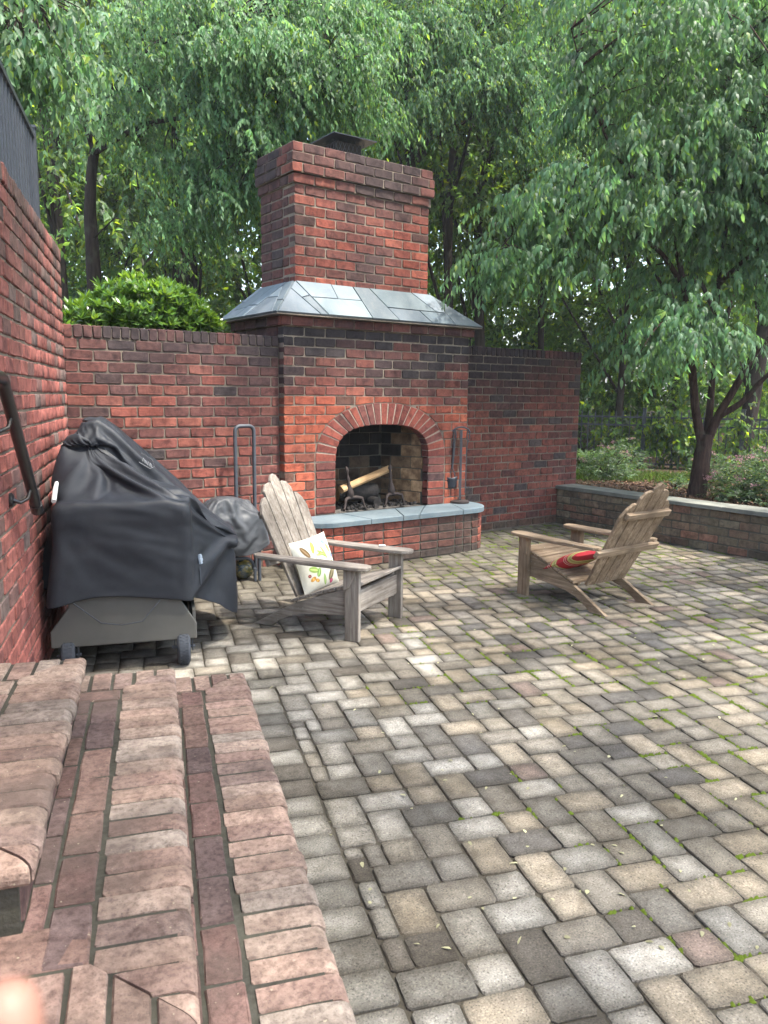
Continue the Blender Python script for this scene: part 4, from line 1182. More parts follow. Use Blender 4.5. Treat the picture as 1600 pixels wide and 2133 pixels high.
    tb = (.437 - L0[1]) / lean[1]; brace(tb, .335, .050, 'arm_brace'); brace(tb + .30, .232, .046, 'back_brace')
    return T
aA = np.array([.888, .46, 0]); c1m = np.array([-.648, -2.042, 0]) + aA * .285
CH1 = chair('adirondack_chair', 'silver grey weathered slatted garden chair holding a floral cushion', tuple(c1m), (.46, -.888), '', (-.435, .200), (-.41, .912), 1.01)
a2 = np.array([1., .016, 0]); c2m = np.array([1.006, -1.818, 0]) + a2 * .285
CH2 = chair('adirondack_chair', 'brown weathered slatted garden chair with a red striped cushion, turned towards fireplace', tuple(c2m), (-.016, 1), 'brown_', (-.495, .168), (-.487, .873), 1.06)

# ------------------------------------------------------------------ cushions
def pillow_mesh(name, w, h, t, n=22):
    V, F = [], []
    for sd in (1, -1):
        b0 = len(V)
        for j in range(n + 1):
            for i in range(n + 1):
                a, b = -1 + 2 * i / n, -1 + 2 * j / n
                th = t * max(0, (1 - abs(a) ** 2.6)) ** .62 * max(0, (1 - abs(b) ** 2.6)) ** .62
                pin = 1 - .055 * (1 - abs(a) ** 2) * abs(b) ** 3; pin2 = 1 - .055 * (1 - abs(b) ** 2) * abs(a) ** 3
                wr = .004 * fbm(a * 2.2, b * 2.2, 3 + sd)
                V.append((a * w / 2 * pin2, b * h / 2 * pin, sd * (th + wr * (th > .002))))
        for j in range(n):
            for i in range(n):
                q = [b0 + j * (n + 1) + i, b0 + j * (n + 1) + i + 1, b0 + (j + 1) * (n + 1) + i + 1, b0 + (j + 1) * (n + 1) + i]
                F.append(tuple(q if sd > 0 else q[::-1]))
    b = MB(); b.add(V, F); return b
k = N('floral_print_cotton'); o = k.objc(); c = None
base = k.mix(k.noise(o, 60, 3), (0.58, 0.565, 0.48), (0.48, 0.47, 0.40))
rr = random.Random(5)
def ell(k, o, x, y, rot, rx, ry, inner=0.0):
    m = k.n('Mapping'); m.vector_type = 'TEXTURE'; m.inputs['Location'].default_value = (x, y, 0); m.inputs['Rotation'].default_value = (0, 0, rot); m.inputs['Scale'].default_value = (rx, ry, 10)
    k.l(o, m.inputs[0]); v = k.n('VectorMath', operation='LENGTH'); k.l(m.outputs[0], v.inputs[0])
    return k.ramp(v.outputs['Value'], [(.80, 1), (1.0, 0)] if not inner else [(.80, 1), (1.0, 0)])
cur = base
LEAF = [(-.10, .09, .5, .020, .050, (.16, .10, .045)), (-.03, .105, -.4, .016, .045, (.30, .27, .05)), (.11, .07, .3, .015, .035, (.36, .32, .06)), (.085, .12, 0, .018, .018, (.12, .17, .32)),
        (.125, .02, .2, .019, .015, (.14, .19, .33)), (.03, .05, .9, .012, .05, (.17, .30, .05)), (.05, .055, .3, .010, .052, (.20, .34, .06)), (.015, .05, 1.5, .010, .045, (.22, .36, .07)),
        (-.08, -.03, 1.2, .022, .040, (.22, .32, .08)), (-.045, -.055, -.6, .018, .034, (.16, .26, .07)), (-.10, -.085, .4, .024, .014, (.42, .22, .05)), (-.07, -.10, -.5, .020, .012, (.45, .24, .05)),
        (.0, -.11, .1, .013, .040, (.20, .30, .09)), (.07, -.09, -.7, .024, .052, (.13, .11, .055)), (.10, -.045, -.2, .018, .040, (.24, .21, .10)), (.06, -.135, .0, .018, .016, (.30, .05, .10)),
        (-.125, .03, 0, .015, .017, (.22, .07, .04)), (-.12, -.06, .8, .012, .012, (.20, .06, .05)), (.03, -.02, .7, .004, .075, (.30, .34, .22)), (-.04, .03, -.9, .003, .08, (.34, .34, .22)), (.1, .0, -.3, .003, .09, (.34, .36, .24))]
for x, y, ro, rx, ry, cc in LEAF: cur = k.mix(ell(k, o, x, y, ro, rx, ry), cur, cc)
for x, y, ro, rx, ry, cc in LEAF[:18]: cur = k.mix(k.math('MULTIPLY', ell(k, o, x, y, ro, rx * .28, ry * .8), .6), cur, tuple(min(1, v * 2.1 + .06) for v in cc))
k.bump(k.noise(o, 300, 2), .2, .002); M['floral'] = k.done(cur, .95, .1)
k = N('red_striped_cotton'); o = k.objc(); sx = k.n('SeparateXYZ'); k.l(o, sx.inputs[0])
t = k.math('FRACT', k.math('MULTIPLY', k.math('ADD', sx.outputs[1], .5), 6.2))
c = k.n('ValToRGB'); c.color_ramp.interpolation = 'CONSTANT'; k.l(t, c.inputs[0]); e = c.color_ramp.elements
for i, (p_, cc) in enumerate([(0, (.42, .035, .045)), (.34, (.60, .42, .34)), (.38, (.42, .035, .045)), (.46, (.62, .45, .36)), (.49, (.40, .03, .04)), (.58, (.46, .42, .16)), (.72, (.30, .29, .10)), (.80, (.50, .46, .20)), (.88, (.40, .04, .045))]):
    el = e[i] if i < 2 else e.new(p_); el.position = p_; el.color = (*cc, 1)
M['striped'] = k.done(c.outputs[0], .9, .15)
def place(o_, cen, xd, yd):
    xd = np.asarray(xd, float); xd /= np.linalg.norm(xd); yd = np.asarray(yd, float); yd -= xd * (yd @ xd); yd /= np.linalg.norm(yd); zd = np.cross(xd, yd)
    o_.matrix_basis = Matrix(((xd[0], yd[0], zd[0], cen[0]), (xd[1], yd[1], zd[1], cen[1]), (xd[2], yd[2], zd[2], cen[2]), (0, 0, 0, 1)))
f1 = np.array([.46, -.888, 0]); o1 = np.array([-.648, -2.042, 0])
def C1(f, a, z): return o1 + f1 * f + aA * a + ZD * z
BLp, TLp, TRp, BRp = C1(-.405, .08, .195), C1(-.505, .085, .53), C1(-.47, .40, .55), C1(-.345, .42, .232)
pil = pillow_mesh('cushion', .345, .355, .062).build('floral_cushion', M['floral'], smooth=True)
place(pil, (BLp + TLp + TRp + BRp) / 4 + f1 * .012, (BRp + TRp - BLp - TLp), (TLp + TRp - BLp - BRp))
tag(pil, 'white square cushion printed with leaves and flowers on the grey chair', 'cushion')
f2 = np.array([-.016, 1., 0]); o2_ = np.array([1.006, -1.818, 0])
def C2(f, a, z): return o2_ + f2 * f + a2 * a + ZD * z
pil2 = pillow_mesh('cushion', .34, .34, .048).build('striped_cushion', M['striped'], smooth=True)
place(pil2, C2(-.335, .165, .300), C2(-.05, 1, .02) - C2(0, 0, 0), C2(-.30, 0, .14) - C2(0, 0, 0))
tag(pil2, 'red and yellow striped cushion slumped on the brown chair seat', 'cushion')
lt = MB(); lc = C1(-.105, .575, .4665)
lt.box((-.022, -.009, 0), (.022, .009, .010), lc, (f1 * .8 + aA * .6, aA * .8 - f1 * .6, ZD)); lo_ = lt.build('cigarette_lighter', M['white_plastic'], bevel=.003)
tag(lo_, 'small white plastic lighter lying on the grey chair arm', 'lighter')

# ------------------------------------------------------------------ covered grill
go_ = uv(-1.3, .42)
GR = empty('covered_grill', go_); tag(GR, 'grill cart under a rumpled black vinyl cover beside the steps', 'grill')
b = MB(go_)
pan = [(-.0, .05, .150), (0, .775, .150), (0, .775, .235), (0, .700, .36), (0, .690, .70), (0, .16, .70), (0, .14, .36), (0, .05, .235)]
b.prism([uv(-1.85, q[1], q[2]) for q in pan], UD * .022); b.build('end_panel', M['grey_panel'], GR, bevel=.006)
b = MB(go_); b.prism([uv(-.80, q[1], q[2]) for q in pan], UD * .022); b.build('end_panel', M['grey_panel'], GR, bevel=.006)
b = MB(go_); b.box((-1.83, .755, .15), (-.80, .772, .30), uv(0, 0), (UD, VD, ZD)); b.build('front_skirt', M['grey_panel'], GR)
b = MB(go_); b.box((-1.83, .06, .16), (-.80, .75, .19), uv(0, 0), (UD, VD, ZD)); b.build('cart_floor', M['cap_metal'], GR)
b = MB(go_); b.box((-1.80, .17, .19), (-.82, .68, .78), uv(0, 0), (UD, VD, ZD)); b.build('cart_body', M['cap_metal'], GR)
for uu, vv in ((-1.80, .705), (-1.80, .13), (-.86, .70), (-.86, .13)):
    w = empty('caster', (0, 0, 0), 0, GR)
    cc = uv(uu, vv, .095); q0 = 1.27
    b = MB(go_); prof = [(r_ * q0, z_ * 1.2) for r_, z_ in ((.045, -.026), (.066, -.028), (.074, -.020), (.0755, 0), (.074, .020), (.066, .028), (.045, .026))]
    b.lathe(prof, cc, 26, (UD, ZD, VD)); o_ = b.build('tyre', M['rubber'], w); smooth_by_angle(o_, 35)
    b = MB(go_)
    for q in range(34):                                   # tread blocks
        a = 2 * math.pi * q / 34
        for dv, sg in ((-.012, 1), (.0, -1), (.012, 1)):
            rd = UD * math.cos(a + .05 * sg) + ZD * math.sin(a + .05 * sg); tn = -UD * math.sin(a) + ZD * math.cos(a)
            b.box((-.004, -.0045, -.001), (.004, .0045, .0035), cc + rd * .0945 + VD * dv * 1.3, (tn, VD, rd))
    b.build('tread', M['rubber'], w)
    b = MB(go_)
    for s in (-1, 1): b.box((-.020, s * .047 - .003, -.02), (.020, s * .047 + .003, .098), cc, (UD, VD, ZD))
    b.box((-.022, -.050, .096), (.022, .050, .103), cc, (UD, VD, ZD)); b.tube([cc - VD * .060, cc + VD * .060], .009, 8); b.build('fork', M['pewter'], w)
# cover
RG = [
 [(-1.875, .045, .225), (-1.893, .20, .325), (-1.895, .58, .338), (-1.878, .795, .352), (-1.52, 1.038, .205), (-1.2, 1.0, .2), (-.95, .95, .2), (-.72, .82, .2), (-.72, .03, .25), (-1.3, .02, .25)],
 [(-1.888, .068, .42), (-1.91, .24, .46), (-1.905, .58, .46), (-1.875, .79, .46), (-1.52, 1.036, .36), (-1.2, .995, .4), (-.95, .94, .4), (-.72, .81, .4), (-.72, .035, .4), (-1.3, .022, .4)],
 [(-1.89, .082, .60), (-1.91, .25, .63), (-1.90, .575, .64), (-1.865, .77, .62), (-1.515, 1.034, .51), (-1.2, .98, .55), (-.95, .92, .56), (-.72, .79, .58), (-.72, .045, .6), (-1.3, .025, .6)],
 [(-1.89, .105, .79), (-1.90, .27, .81), (-1.885, .565, .81), (-1.845, .755, .77), (-1.50, 1.028, .640), (-1.2, .965, .67), (-.95, .89, .69), (-.72, .76, .71), (-.72, .05, .75), (-1.3, .03, .78)],
 [(-1.878, .128, .905), (-1.893, .30, .912), (-1.875, .56, .915), (-1.80, .735, .890), (-1.45, .93, .735), (-1.2, .89, .77), (-.95, .81, .80), (-.75, .71, .82), (-.74, .065, .86), (-1.3, .04, .93)],
 [(-1.77, .135, .885), (-1.775, .31, .845), (-1.745, .545, .855), (-1.665, .665, .890), (-1.41, .785, .855), (-1.2, .77, .87), (-1.0, .71, .88), (-.84, .61, .9), (-.84, .095, .93), (-1.3, .075, 1.07)],
 [(-1.67, .115, .985), (-1.68, .26, .945), (-1.62, .47, .925), (-1.52, .575, .965), (-1.375, .640, .985), (-1.2, .62, 1.0), (-1.06, .58, 1.0), (-.93, .49, 1.0), (-.93, .14, 1.05), (-1.3, .115, 1.17)],
 [(-1.63, .115, 1.12), (-1.63, .25, 1.12), (-1.56, .385, 1.08), (-1.44, .475, 1.085), (-1.345, .495, 1.115), (-1.21, .475, 1.13), (-1.12, .44, 1.12), (-1.03, .37, 1.12), (-1.03, .19, 1.15), (-1.28, .155, 1.255)],
 [(-1.47, .175, 1.235), (-1.47, .245, 1.25), (-1.41, .315, 1.215), (-1.37, .365, 1.215), (-1.32, .375, 1.22), (-1.23, .36, 1.225), (-1.17, .34, 1.22), (-1.12, .30, 1.22), (-1.12, .22, 1.225), (-1.27, .195, 1.295)],
 [(-1.335, .235, 1.300), (-1.335, .258, 1.307), (-1.32, .285, 1.308), (-1.30, .30, 1.305), (-1.28, .305, 1.30), (-1.25, .30, 1.295), (-1.23, .29, 1.29), (-1.21, .27, 1.29), (-1.21, .245, 1.295), (-1.28, .225, 1.308)]]
import bmesh
from mathutils.bvhtree import BVHTree
def subdiv_mesh(me, lv):
    o_ = bpy.data.objects.new('tmp', me); col.objects.link(o_); md = o_.modifiers.new('s', 'SUBSURF'); md.levels = lv; md.render_levels = lv
    dg = bpy.context.evaluated_depsgraph_get(); dg.update(); e_ = o_.evaluated_get(dg); out = bpy.data.meshes.new_from_object(e_); bpy.data.objects.remove(o_); return out
def drape(RG, m, bodies, lv, frames, o, pin_top=True, shrink=-.05, bend=2.0, grow=.012, mass=.35):
    """let a cover settle over solid bodies: cloth run in a scratch scene, result as a mesh"""
    cm = bpy.data.meshes.new('drape'); V = [tuple(np.asarray(p) - o) for g_ in RG for p in g_]
    F = [(a * m + i, a * m + (i + 1) % m, (a + 1) * m + (i + 1) % m, (a + 1) * m + i) for a in range(len(RG) - 1) for i in range(m)] + [tuple(range((len(RG) - 1) * m, len(RG) * m))]
    cm.from_pydata(V, [], F); me = subdiv_mesh(cm, lv)
    n = len(me.vertices); co = np.zeros(n * 3, np.float32); me.vertices.foreach_get('co', co); no = np.zeros(n * 3, np.float32); me.vertices.foreach_get('normal', no)
    rg2 = np.random.default_rng(5)
    co = co.reshape(-1, 3) + no.reshape(-1, 3) * (grow + rg2.normal(0, .002, (n, 1))); me.vertices.foreach_set('co', co.astype(np.float32).ravel()); me.update()
    ts = bpy.data.scenes.new('scratch'); ts.gravity = (0, 0, -9.81)
    ob = bpy.data.objects.new('drape', me); ts.collection.objects.link(ob)
    rest = []
    for b in bodies:
        bm = bpy.data.meshes.new('body'); bm.from_pydata([tuple(p) for p in b.v], [], b.f); bb = bmesh.new(); bb.from_mesh(bm); bmesh.ops.recalc_face_normals(bb, faces=bb.faces[:]); bb.to_mesh(bm); bb.free(); bo = bpy.data.objects.new('body', bm); ts.collection.objects.link(bo)
        md = bo.modifiers.new('c', 'COLLISION'); bo.collision.thickness_outer = .012; bo.collision.thickness_inner = .05; bo.collision.cloth_friction = 25.0; rest.append(bo)
    vg = ob.vertex_groups.new(name='pin'); zt = co[:, 2].max(); idx = [int(i) for i in np.where(co[:, 2] > zt - .02)[0]]; vg.add(idx, 1.0, 'REPLACE')
    md = ob.modifiers.new('cloth', 'CLOTH'); s = md.settings; s.quality = 5; s.mass = mass; s.tension_stiffness = 25; s.compression_stiffness = 25; s.shear_stiffness = 12; s.bending_stiffness = bend; s.air_damping = 2.0
    s.tension_damping = 12; s.compression_damping = 12; s.shear_damping = 8; s.bending_damping = .6
    s.vertex_group_mass = 'pin'; s.shrink_min = shrink
    c = md.collision_settings; c.use_collision = True; c.distance_min = .008; c.collision_quality = 3; c.use_self_collision = False; c.friction = 20
    md.point_cache.frame_start = 1; md.point_cache.frame_end = frames
    ts.frame_start = 1; ts.frame_end = frames
    for f in range(1, frames + 1): ts.frame_set(f)
    dg = ts.view_layers[0].depsgraph; e = ob.evaluated_get(dg); out = bpy.data.meshes.new_from_object(e)
    for q in [ob] + rest: bpy.data.objects.remove(q)
    bpy.data.scenes.remove(ts)
    return out

ax3 = (UD, VD, ZD); BO = []
def body(): b_ = MB(go_); BO.append(b_); return b_
body().box((-1.86, .10, .15), (-.76, .74, .82), uv(0, 0), ax3)
body().prism([uv(-1.87, v_, z_) for v_, z_ in ((.11, .80), (.11, .872), (.20, .885), (.45, .872), (.62, .89), (.735, .865), (.735, .80))], UD * .16)
body().prism([uv(-1.44, v_, z_) for v_, z_ in ((.10, .80), (.15, 1.12), (.22, 1.25), (.29, 1.285), (.36, 1.235), (.55, 1.03), (.73, .86), (.73, .80))], UD * .42)
body().prism([uv(u_, .125, z_) for u_, z_ in ((-1.555, .98), (-1.565, 1.05), (-1.54, 1.08), (-1.44, 1.15), (-1.44, .98))], VD * .18)
body().box((-1.72, .58, .86), (-1.60, .70, .925), uv(0, 0), ax3)
body().box((-1.52, .70, .585), (-.92, 1.025, .61), uv(0, 0), ax3)
low = [-.16, -.085, -.075, -.06, -.12, -.08, -.04, 0, 0, 0]
R3 = [[uv(p[0], p[1], p[2] + (low[i] if gi == 0 else 0)) for i, p in enumerate(g_)] for gi, g_ in enumerate(RG)]
cm2 = drape(R3, 10, BO, 3, 60, go_, shrink=-.07, bend=.35)
cm2.polygons.foreach_set('use_smooth', [True] * len(cm2.polygons)); cm2.materials.clear()
cov = link('cover', cm2, GR, M['vinyl']); md = cov.modifiers.new('t', 'SOLIDIFY'); md.thickness = .003; md.offset = -1; md = cov.modifiers.new('s', 'SUBSURF'); md.levels = 1; md.render_levels = 1
BV = BVHTree.FromPolygons([tuple(np.array(v.co) + go_) for v in cm2.vertices], [tuple(p.vertices) for p in cm2.polygons])
def on_cover(px, py, lift=.004):
    d = ray(px, py); h, n_, i_, t_ = BV.ray_cast(Vector(CAM), Vector(d).normalized())
    if h is None: h, n_, i_, t_ = BV.find_nearest(Vector(uv(-1.89, .42, .5)))
    h = np.array(h); n_ = np.array(n_)
    if n_ @ d > 0: n_ = -n_
    return h + n_ * lift, n_
# hem cord, buckle with strap, printed badge, pale shelf handle
hem0, hem1 = (np.array(BV.find_nearest(Vector(uv(-1.92, vv_, .30)))[0]) for vv_ in (.20, .585))
b = MB(go_); b.tube([hem0, uv(-1.907, .30, .285), uv(-1.907, .40, .268), uv(-1.907, .50, .28), hem1], .0028, 6); b.build('tie_cord', M['rubber'], cov)
bk, nb_ = on_cover(414, 1165, .006); xb_ = np.cross(ZD, nb_); xb_ /= np.linalg.norm(xb_); zb_ = np.cross(nb_, xb_); a3 = (xb_, nb_, zb_)
b = MB(go_); b.box((-.011, -.004, -.026), (.011, .010, .026), bk, a3); b.box((-.015, -.002, -.012), (.015, .012, .004), bk, a3); b.box((-.007, .010, .006), (.007, .014, .022), bk, a3); b.build('buckle', M['grey_plastic'], cov, bevel=.002)
b = MB(go_); sp_ = [on_cover(415 + i * .6, 1180 + i * 9, .003) for i in range(6)]
for (p0, n0), (p1, n1) in zip(sp_[:-1], sp_[1:]): b.add([p0 - xb_ * .006, p0 + xb_ * .006, p1 + xb_ * .006, p1 - xb_ * .006], [(0, 1, 2, 3)])
o_ = b.build('strap', M['rubber'], cov); md = o_.modifiers.new('t', 'SOLIDIFY'); md.thickness = .002
k = N('badge_print'); M['print'] = k.done((.30, .31, .32), .6, .3)
b = MB(go_)
def stroke(pts, w_):
    Q = [on_cover(x, y, .004) for x, y in pts]
    for (p0, n0), (p1, n1) in zip(Q[:-1], Q[1:]):
        t_ = p1 - p0; t_ /= np.linalg.norm(t_) + 1e-9; s_ = np.cross(n0, t_) * w_; b.add([p0 - s_, p0 + s_, p1 + s_, p1 - s_], [(0, 1, 2, 3)])
stroke([(290, 962), (294, 944), (316, 958), (321, 973), (312, 976), (290, 962)], .0012)
for x0, y0_ in ((297, 957), (302, 961), (307, 965), (312, 968)): stroke([(x0, y0_ + 4), (x0 + 1, y0_ - 3), (x0 + 3, y0_ + 1), (x0 + 3, y0_ + 5)], .0012)
o_ = b.build('badge', M['print'], cov)
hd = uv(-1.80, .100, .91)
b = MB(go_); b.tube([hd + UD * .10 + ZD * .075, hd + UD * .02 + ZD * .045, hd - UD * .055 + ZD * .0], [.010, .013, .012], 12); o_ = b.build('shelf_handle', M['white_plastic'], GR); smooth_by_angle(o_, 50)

# ------------------------------------------------------------------ firewood rack with its cover, glazed globe
ro2 = np.array((-.55, -.2, 0.))
RK = empty('firewood_rack', ro2); tag(RK, 'bent grey tube firewood rack under a small dusty grey cover', 'firewood rack')
b = MB(ro2)
def arc(c, r_, a0, a1, n, X, Y): return [np.asarray(c) + np.asarray(X) * r_ * math.cos(a0 + (a1 - a0) * i / n) + np.asarray(Y) * r_ * math.sin(a0 + (a1 - a0) * i / n) for i in range(n + 1)]
X_ = np.array((1., 0, 0)); xl, xr, yb_, zt = -.468, -.305, -.06, 1.195
pts = [np.array((xl, yb_, .0)), np.array((xl, yb_, .5))] + arc((xl + .045, yb_, zt - .045), .045, math.pi, math.pi / 2, 6, X_, ZD) + arc((xr - .045, yb_, zt - .045), .045, math.pi / 2, 0, 6, X_, ZD) + [np.array((xr, yb_, .5)), np.array((xr, yb_, 0))]
b.tube(pts, .0155, 12); o_ = b.build('end_hoop', M['rack_iron'], RK); smooth_by_angle(o_, 50)
fx, fy = -.437, -.372
b = MB(ro2); b.tube([(fx + .012, fy, .0), (fx + .012, fy, .42)], .0135, 10); o_ = b.build('front_post', M['rack_iron'], RK); smooth_by_angle(o_, 50)
b = MB(ro2); b.tube([(fx - .022, fy + .012, 0), (fx - .022, fy + .012, .10)] + [np.array(q) for q in arc((fx - .112, fy + .03, .10), .09, 0, math.pi / 2, 7, X_, ZD)] + [(fx - .25, fy + .05, .19)], .0125, 10); o_ = b.build('curved_leg', M['rack_iron'], RK); smooth_by_angle(o_, 50)
b = MB(ro2); b.tube([(fx, fy, .23), (xl, yb_, .23)], .012, 8); b.tube([(-.95, -.30, .23), (fx, fy, .23)], .012, 8); b.build('cross_tube', M['rack_iron'], RK)
RG2 = [
 [(-.93, -.40, .30), (-.70, -.44, .27), (-.50, -.40, .215), (-.36, -.30, .37), (-.335, -.16, .40), (-.42, -.10, .40), (-.68, -.09, .38), (-.93, -.12, .36)],
 [(-.935, -.41, .42), (-.70, -.45, .40), (-.49, -.41, .33), (-.345, -.30, .40), (-.325, -.16, .44), (-.42, -.09, .46), (-.68, -.08, .46), (-.93, -.11, .46)],
 [(-.90, -.39, .55), (-.69, -.43, .56), (-.49, -.39, .50), (-.37, -.29, .485), (-.36, -.17, .50), (-.45, -.11, .54), (-.68, -.10, .56), (-.90, -.13, .55)],
 [(-.80, -.33, .625), (-.68, -.36, .645), (-.53, -.33, .625), (-.45, -.26, .585), (-.45, -.19, .585), (-.53, -.16, .615), (-.68, -.15, .635), (-.80, -.17, .62)],
 [(-.72, -.27, .648), (-.67, -.28, .658), (-.60, -.28, .655), (-.55, -.25, .642), (-.55, -.21, .64), (-.60, -.20, .645), (-.67, -.20, .65), (-.72, -.22, .645)]]
BO2 = [MB(ro2).box((-.88, -.37, .24), (-.40, -.13, .50)), MB(ro2).prism([(-.80, y_, z_) for y_, z_ in ((-.36, .45), (-.33, .54), (-.25, .615), (-.17, .55), (-.14, .45))], (.34, 0, 0))]
cm2 = drape(RG2, 8, BO2, 3, 40, ro2, shrink=-.08, bend=.4, grow=.02)
cm2.polygons.foreach_set('use_smooth', [True] * len(cm2.polygons)); cm2.materials.clear(); cv2 = link('cover', cm2, RK, M['vinyl_grey']); md = cv2.modifiers.new('t', 'SOLIDIFY'); md.thickness = .003; md.offset = -1; md = cv2.modifiers.new('s', 'SUBSURF'); md.levels = 1; md.render_levels = 1
for i in range(7):                                        # split logs under the cover
    b = MB(ro2); y_ = -.34 + (i % 3) * .09; z_ = .29 + (i // 3) * .085
    b.tube([(-.88, y_, z_), (-.40 + random.uniform(-.02, .03), y_ + random.uniform(-.01, .01), z_)], .042, 9); b.build('log', M['char'], RK)
k = N('mottled_glaze'); p = k.pos()
c = k.mix(k.ramp(k.noise(p, 13, 5, .7, 1.2), [(.40, 0), (.60, 1)]), (.010, .035, .042), (.26, .21, .045)); c = k.mix(k.ramp(k.noise(p, 7, 3), [(.5, 0), (.7, .7)]), c, (.03, .06, .12)); M['glaze'] = k.done(c, .2, .6)
b = MB((-.50, -.23, 0)); gp = [(.03, .0)] + [(.085 * math.sin(math.pi * (i + 1) / 13) ** .9, .08 - .082 * math.cos(math.pi * (i + 1) / 13)) for i in range(12)]; b.lathe(gp, (-.50, -.23, .0), 28)
o_ = b.build('glazed_globe', M['glaze'], None, (-.50, -.23, 0)); smooth_by_angle(o_, 60); tag(o_, 'mottled blue and ochre glazed globe under the firewood rack', 'globe')

# ------------------------------------------------------------------ fire tools on the hearth
tb_ = np.array((1.915, -.045, HZ))
TS = empty('fire_tool_stand', tuple(tb_)); tag(TS, 'pewter fire tool stand with hanging shovel and poker on the hearth end', 'fire tools')
b = MB(tb_); b.lathe([(.088, -.001), (.094, .004), (.094, .018), (.085, .025), (.03, .028)], tb_, 28); o_ = b.build('base', M['cast_iron'], TS); smooth_by_angle(o_, 40)
b = MB(tb_); b.box((-.011, -.011, .02), (.011, .011, .715), tb_, (RT, np.cross(ZD, RT), ZD)); b.build('pole', M['pewter'], TS)
Xc = np.array((RT[0], RT[1], 0)); Xc /= np.linalg.norm(Xc); Yc = np.cross(ZD, Xc)
b = MB(tb_); b.tube([tb_ + Xc * x + ZD * z for x, z in ((-.085, .700), (-.065, .722), (-.03, .738), (0, .742), (.03, .738), (.065, .722), (.085, .69))], .008, 8); b.build('hook_bar', M['pewter'], TS)
# shovel
b = MB(tb_); sx_ = -.064
b.tube([tb_ + Xc * (sx_ - .004) + ZD * .72 - Yc * .01, tb_ + Xc * (sx_ - .014) + ZD * .64 - Yc * .012, tb_ + Xc * (sx_ - .006) + ZD * .58 - Yc * .012], .006, 8)
b.tube([tb_ + Xc * (sx_ + .006) + ZD * .71 - Yc * .01, tb_ + Xc * (sx_ + .010) + ZD * .64 - Yc * .012, tb_ + Xc * (sx_ - .004) + ZD * .58 - Yc * .012], .006, 8)
b.tube([tb_ + Xc * (sx_ - .005) + ZD * .60 - Yc * .012, tb_ + Xc * (sx_ - .010) + ZD * .46 - Yc * .012, tb_ + Xc * (sx_ - .020) + ZD * .34 - Yc * .012], [.014, .012, .009], 8)
b.tube([tb_ + Xc * (sx_ - .02) + ZD * .36 - Yc * .012, tb_ + Xc * (sx_ - .048) + ZD * .26 - Yc * .014, tb_ + Xc * (sx_ - .05) + ZD * .23 - Yc * .014], .0045, 6)
b.tube([tb_ + Xc * (sx_ - .02) + ZD * .36 - Yc * .012, tb_ + Xc * (sx_ + .010) + ZD * .27 - Yc * .012, tb_ + Xc * (sx_ + .006) + ZD * .22 - Yc * .012], .0055, 6)
b.build('shovel_handle', M['pewter'], TS)
b = MB(tb_); cs = tb_ + Xc * (sx_ - .028) + ZD * .205 - Yc * .02
sv = []
for j in range(7):
    for i in range(9):
        a, t = -1 + 2 * i / 8, j / 6
        sv.append(cs + Xc * (a * .062 * (1 - .12 * t)) + ZD * (.045 - t * .105 + .018 * a * a) - Yc * (.030 * (1 - a * a) * (1 - t * .3)))
b.add(sv, [(j * 9 + i, (j + 1) * 9 + i, (j + 1) * 9 + i + 1, j * 9 + i + 1) for j in range(6) for i in range(8)]); o_ = b.build('shovel_pan', M['cap_metal'], TS, smooth=True); md = o_.modifiers.new('t', 'SOLIDIFY'); md.thickness = .004
b = MB(tb_); b.tube([tb_ + Xc * .060 + ZD * .71, tb_ + Xc * .054 + ZD * .66, tb_ + Xc * .064 + ZD * .60, tb_ + Xc * .056 + ZD * .55, tb_ + Xc * .050 + ZD * .10], .0055, 7)
b.tube([tb_ + Xc * .078 + ZD * .70, tb_ + Xc * .080 + ZD * .64, tb_ + Xc * .064 + ZD * .59], .005, 7); b.tube([tb_ + Xc * .051 + ZD * .16, tb_ + Xc * .078 + ZD * .15, tb_ + Xc * .088 + ZD * .165], .005, 7); b.build('poker', M['pewter'], TS)

# ------------------------------------------------------------------ andirons and logs
def andiron(cx, cy, lean, label):
    c = np.array((cx, cy, HZ + .008)); T = empty('andiron', tuple(c)); tag(T, label, 'andiron', 'andirons in the firebox')
    b = MB(c); L_ = np.array((lean, .02, 1.0))
    prof = [(.0, .10, .022), (0, .13, .036), (0, .165, .033), (0, .21, .019), (0, .25, .012), (0, .275, .019), (0, .295, .012), (0, .33, .011), (0, .352, .021), (0, .375, .013), (0, .39, .005)]
    b.tube([c + L_ * z for _, z, r_ in prof], [r_ for _, z, r_ in prof], 12); o_ = b.build('shaft', M['cast_iron'], T); smooth_by_angle(o_, 60)
    for s in (-1, 1):
        b = MB(c); b.tube([c + L_ * .105, c + np.array((s * .045, -.012, .105)), c + np.array((s * .088, -.03, .095)), c + np.array((s * .096, -.034, .06)), c + np.array((s * .108, -.04, .015)), c + np.array((s * .125, -.055, .004))], [.021, .016, .015, .012, .010, .012], 9); o_ = b.build('front_leg', M['cast_iron'], T); smooth_by_angle(o_, 60)
    b = MB(c); b.tube([c + L_ * .095, c + np.array((0, .12, .09)), c + np.array((0, .25, .085)), c + np.array((0, .27, .0))], .012, 7); b.build('log_bar', M['cast_iron'], T)
andiron(.765, .125, -.16, 'cast iron andiron leaning by the charred log end')
andiron(1.235, .145, -.08, 'cast iron andiron in front of the pale firebrick side')
M['split_wood'] = m_wood('split_firewood', (0.50, 0.35, 0.19), (0.27, 0.16, 0.075), 0)
